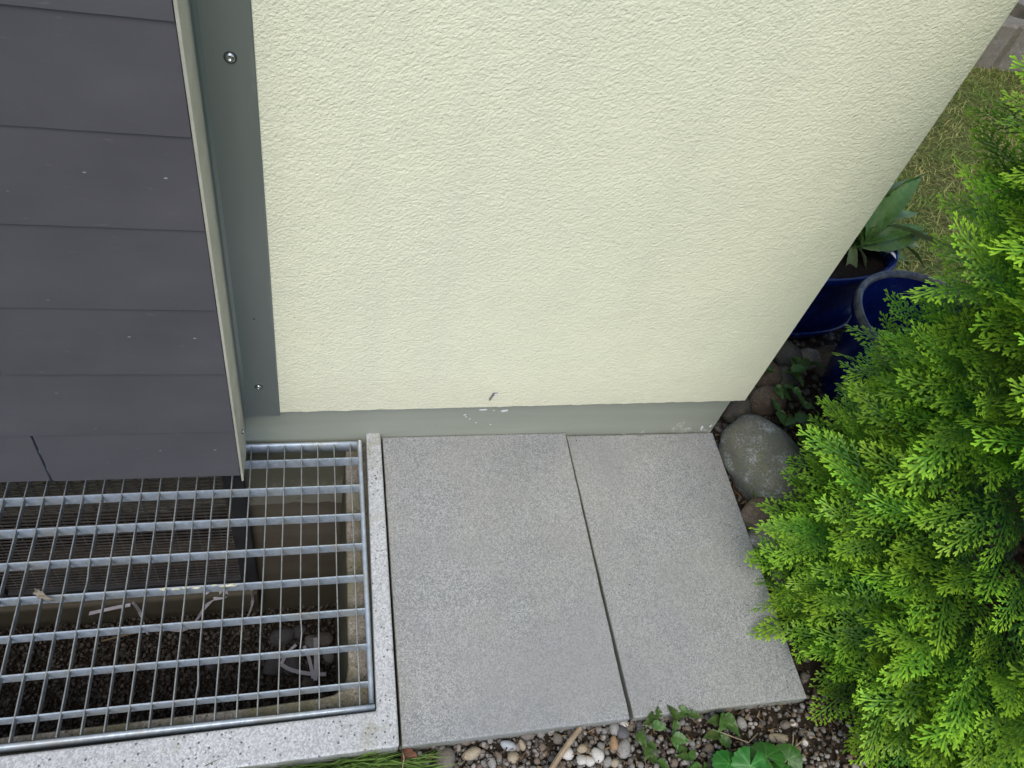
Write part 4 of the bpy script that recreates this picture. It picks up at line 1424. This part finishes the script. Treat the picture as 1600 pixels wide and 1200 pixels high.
# ================================================================== THUJA
def spray_mesh(name, L, seed, ridge=True):
    """one flattened thuja spray: axis with alternating branchlets that carry short club-tipped side shoots; blade along +Y, normal +Z"""
    r = random.Random(seed)
    V, F, A = [], [], []
    bend = r.uniform(0.10, 0.45)
    side = r.uniform(-0.22, 0.22)

    def warp(x, y, z):
        t = y / L
        return (x + side * L * t * t * 0.6, y, z - bend * L * t * t * 0.6 - 2.6 * x * x + 0.005 * noise.noise((x * 28 + seed, y * 28, 0)))

    def seg(p, a, l, w0, age0, age1, zoff):
        d = Vector((math.sin(a), math.cos(a)))
        s = Vector((d.y, -d.x))
        b = len(V)
        st = ((0.0, 0.55), (0.62, 1.0), (1.0, 0.48))
        for t, k in st:
            c = p + d * l * t
            hw = w0 * k / 2
            V.append(warp(c.x - s.x * hw, c.y - s.y * hw, zoff))
            if ridge:
                V.append(warp(c.x, c.y, zoff + w0 * 0.25 * (1 if t < 1 else 0.2)))
            V.append(warp(c.x + s.x * hw, c.y + s.y * hw, zoff))
            A.extend([age0 + (age1 - age0) * t] * (3 if ridge else 2))
        if ridge:
            for i in range(2):
                F.append((b + i * 3, b + i * 3 + 1, b + i * 3 + 4, b + i * 3 + 3))
                F.append((b + i * 3 + 1, b + i * 3 + 2, b + i * 3 + 5, b + i * 3 + 4))
        else:
            for i in range(2):
                F.append((b + i * 2, b + i * 2 + 1, b + i * 2 + 3, b + i * 2 + 2))

    W = 0.0037
    na = 8
    for i in range(na):
        y0, y1 = L * i / na, L * (i + 1) / na
        seg(Vector((0, y0)), 0, (y1 - y0) * 1.15, W * (1.0 - 0.15 * i / na), i / na * 0.75, (i + 1) / na, 0.0004)
    y = 0.006
    sgn = r.choice((-1, 1))
    while y < L * 0.97:
        t = y / L
        lb = L * 0.36 * min(1, t * 2.2 + 0.5) * (1 - t) ** 0.7 + 0.0065
        lb *= r.uniform(0.85, 1.12)
        ang = sgn * (R(47) - R(10) * t + r.uniform(-.06, .06))
        zo = r.uniform(-0.0016, 0.0016)
        p0 = Vector((0, y))
        d = Vector((math.sin(ang), math.cos(ang)))
        nsg = max(1, int(lb / 0.010))
        for i in range(nsg):
            seg(p0 + d * lb * i / nsg, ang * (1 - 0.10 * i / max(1, nsg)), lb / nsg * 1.2, W * 0.95, 0.45 * t + 0.45 * i / nsg, 0.45 * t + 0.5 * (i + 1) / nsg if i < nsg - 1 else 1.0, zo)
        s2 = sgn
        q = 0.0085
        while q < lb * 0.9:
            u = q / lb
            l2 = (0.0102 - 0.0030 * u) * r.uniform(0.8, 1.15)
            a2 = ang + s2 * R(-36 if s2 == sgn else -36)
            a2 = ang - s2 * R(38)
            seg(p0 + d * q, a2, l2, W * 0.92, 0.42 * t + 0.38 * u + 0.05, min(1.0, 0.45 * t + 0.45 * u + 0.38), zo + r.uniform(-.0006, .0006))
            s2 = -s2
            q += 0.0060
        sgn = -sgn
        y += 0.0086 * r.uniform(0.92, 1.12)
    return V, F, A


SPR = []
for i, L in enumerate((0.135, 0.15, 0.115, 0.16, 0.14, 0.10, 0.125, 0.09, 0.155, 0.12, 0.14, 0.11)):
    V, F, A = spray_mesh('spray', L, 100 + i)
    me = mesh('spray', V, F, True)
    at = me.attributes.new('age', 'FLOAT', 'POINT')
    at.data.foreach_set('value', A)
    me.materials.append(MAT['thuja'])
    SPR.append((me, L) + spray_mesh('spray', L, 100 + i, False))
TX, TY = 1.30, -0.47
thu = thing('thuja_shrub', 'bushy bright green thuja filling the right side beside the slabs', 'shrub', (TX, TY, Z0))


def trad(z, az):
    prof = [(0.0, 0.47), (0.15, 0.495), (0.4, 0.44), (0.6, 0.405), (0.9, 0.42), (1.15, 0.42), (1.4, 0.34), (1.7, 0.12), (3, 0.05)]
    for (a, ra), (b, rb) in zip(prof, prof[1:]):
        if z <= b:
            r = ra + (rb - ra) * (z - a) / (b - a)
            break
    r += 0.035 * max(0.0, -math.sin(az)) * (1.0 if z < 0.5 else 0.3)
    return r * (1 + 0.10 * noise.noise((math.cos(az) * 2.4, math.sin(az) * 2.4, z * 3.4)))


def tax(z):
    s_ = min(1, max(0, (z - .35) / .6))
    return Vector((-0.08 * s_, 0.12 * s_, z))


V, F = tube([tax(0) + Vector((0, 0, -.05)), tax(0.4), tax(0.9), tax(1.65)], [.035, .030, .022, .006], 10)
link('trunk', mesh('thuja_trunk', V, F, True), 'bark', thu)
tr = random.Random(77)
camp = Vector((0, -0.914, 1.31))
cand, plumes = [], []
for i in range(2300):
    z = 0.02 + 1.68 * tr.random() ** 1.25
    az = tr.uniform(0, 2 * math.pi)
    depth = abs(tr.gauss(0, 0.05)) if tr.random() < 0.6 else tr.uniform(0.06, 0.17)
    r = max(0.03, trad(z, az) - depth)
    out = Vector((math.cos(az), math.sin(az), 0))
    p = tax(z) + out * r
    wp = p + Vector((TX, TY, Z0))
    view = camp - wp
    facing = out.dot(view.normalized())
    if facing < -0.35 and tr.random() < 0.7:
        continue
    el = R(tr.gauss(17, 14)) + (R(22) if z > 1.2 else 0)
    if z < 0.16:
        el = R(tr.gauss(4, 12))
    da = tr.gauss(0, 0.38)
    d = Vector((math.cos(az + da) * math.cos(el), math.sin(az + da) * math.cos(el), math.sin(el)))
    q = d.to_track_quat('Y', 'Z') @ Matrix.Rotation(tr.gauss(0, 0.50), 3, 'Y').to_quaternion()
    age = tr.uniform(0.75, 1.1)
    base = p - d * 0.100
    plumes.append((depth, base - d * 0.05, base, q, facing))
    n_s = tr.choice((3, 4, 5))
    for k in range(n_s):
        if k == 0:
            off, fa = 0.0, tr.gauss(0, 0.08)
        else:
            sg = 1 if k % 2 else -1
            off, fa = -0.016 * k - tr.uniform(0, .008), -sg * tr.uniform(0.45, 0.80)
        qq = q @ Matrix.Rotation(fa, 3, 'Z').to_quaternion() @ Matrix.Rotation(tr.gauss(0, 0.22), 3, 'Y').to_quaternion()
        sc = tr.uniform(0.82, 1.12) * (1.0 if k == 0 else 0.86)
        dp = depth + 0.02 * (k > 0)
        score = -dp * 3 + facing * 0.7 - 0.25 * view.length
        cand.append((score, base + d * off, qq, sc, tr.randrange(12), dp))
cand.sort(key=lambda c: -c[0])
outer = cand[:300]
inner = cand[300:]
for sc, p, q, k, vi, dp in outer:
    link('spray', SPR[vi][0], None, thu, p, q.to_euler(), (k * tr.uniform(.8, 1.1), k, k))
# the remaining sprays: one mesh (past the three hundred largest)
import numpy as np
SV = [np.array(s[2], dtype=np.float32) for s in SPR]
SF = [np.array(s[3], dtype=np.int32) for s in SPR]
SA = [np.array(s[4], dtype=np.float32) for s in SPR]
av, af, aa, b0 = [], [], [], 0
for sc, p, q, k, vi, dp in inner:
    Mx = np.array(q.to_matrix(), dtype=np.float32) * k
    av.append(SV[vi] @ Mx.T + np.array(p, dtype=np.float32))
    af.append(SF[vi] + b0)
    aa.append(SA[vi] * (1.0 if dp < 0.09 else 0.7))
    b0 += len(SV[vi])
av = np.concatenate(av)
af = np.concatenate(af)
aa = np.concatenate(aa)
me = bpy.data.meshes.new('foliage')
me.vertices.add(len(av))
me.vertices.foreach_set('co', av.ravel())
me.loops.add(af.size)
me.loops.foreach_set('vertex_index', af.ravel())
me.polygons.add(len(af))
me.polygons.foreach_set('loop_start', np.arange(0, af.size, 4, dtype=np.int32))
me.polygons.foreach_set('loop_total', np.full(len(af), 4, dtype=np.int32))
me.update()
at = me.attributes.new('age', 'FLOAT', 'POINT')
at.data.foreach_set('value', aa)
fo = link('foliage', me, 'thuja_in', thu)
fo['kind'] = 'stuff'
brr = random.Random(9)
pl_vis = [p for p in plumes if p[4] > -0.1 and p[0] < 0.1]
for i in range(90):
    dp, p0, p1, q, fc = pl_vis[brr.randrange(len(pl_vis))]
    st = tax(max(0.02, p0.z - 0.16))
    mid = st.lerp(p0, 0.55) + Vector((0, 0, -0.015))
    V, F = tube([st, mid, p0, p1, p1 + q @ Vector((0, 0.02, 0))], [.006, .0045, .0028, .002, .0014], 6)
    link('branch', mesh('branch', V, F, True), 'bark', thu)
print('foliage tris', len(af) * 2, 'sprays', len(cand))
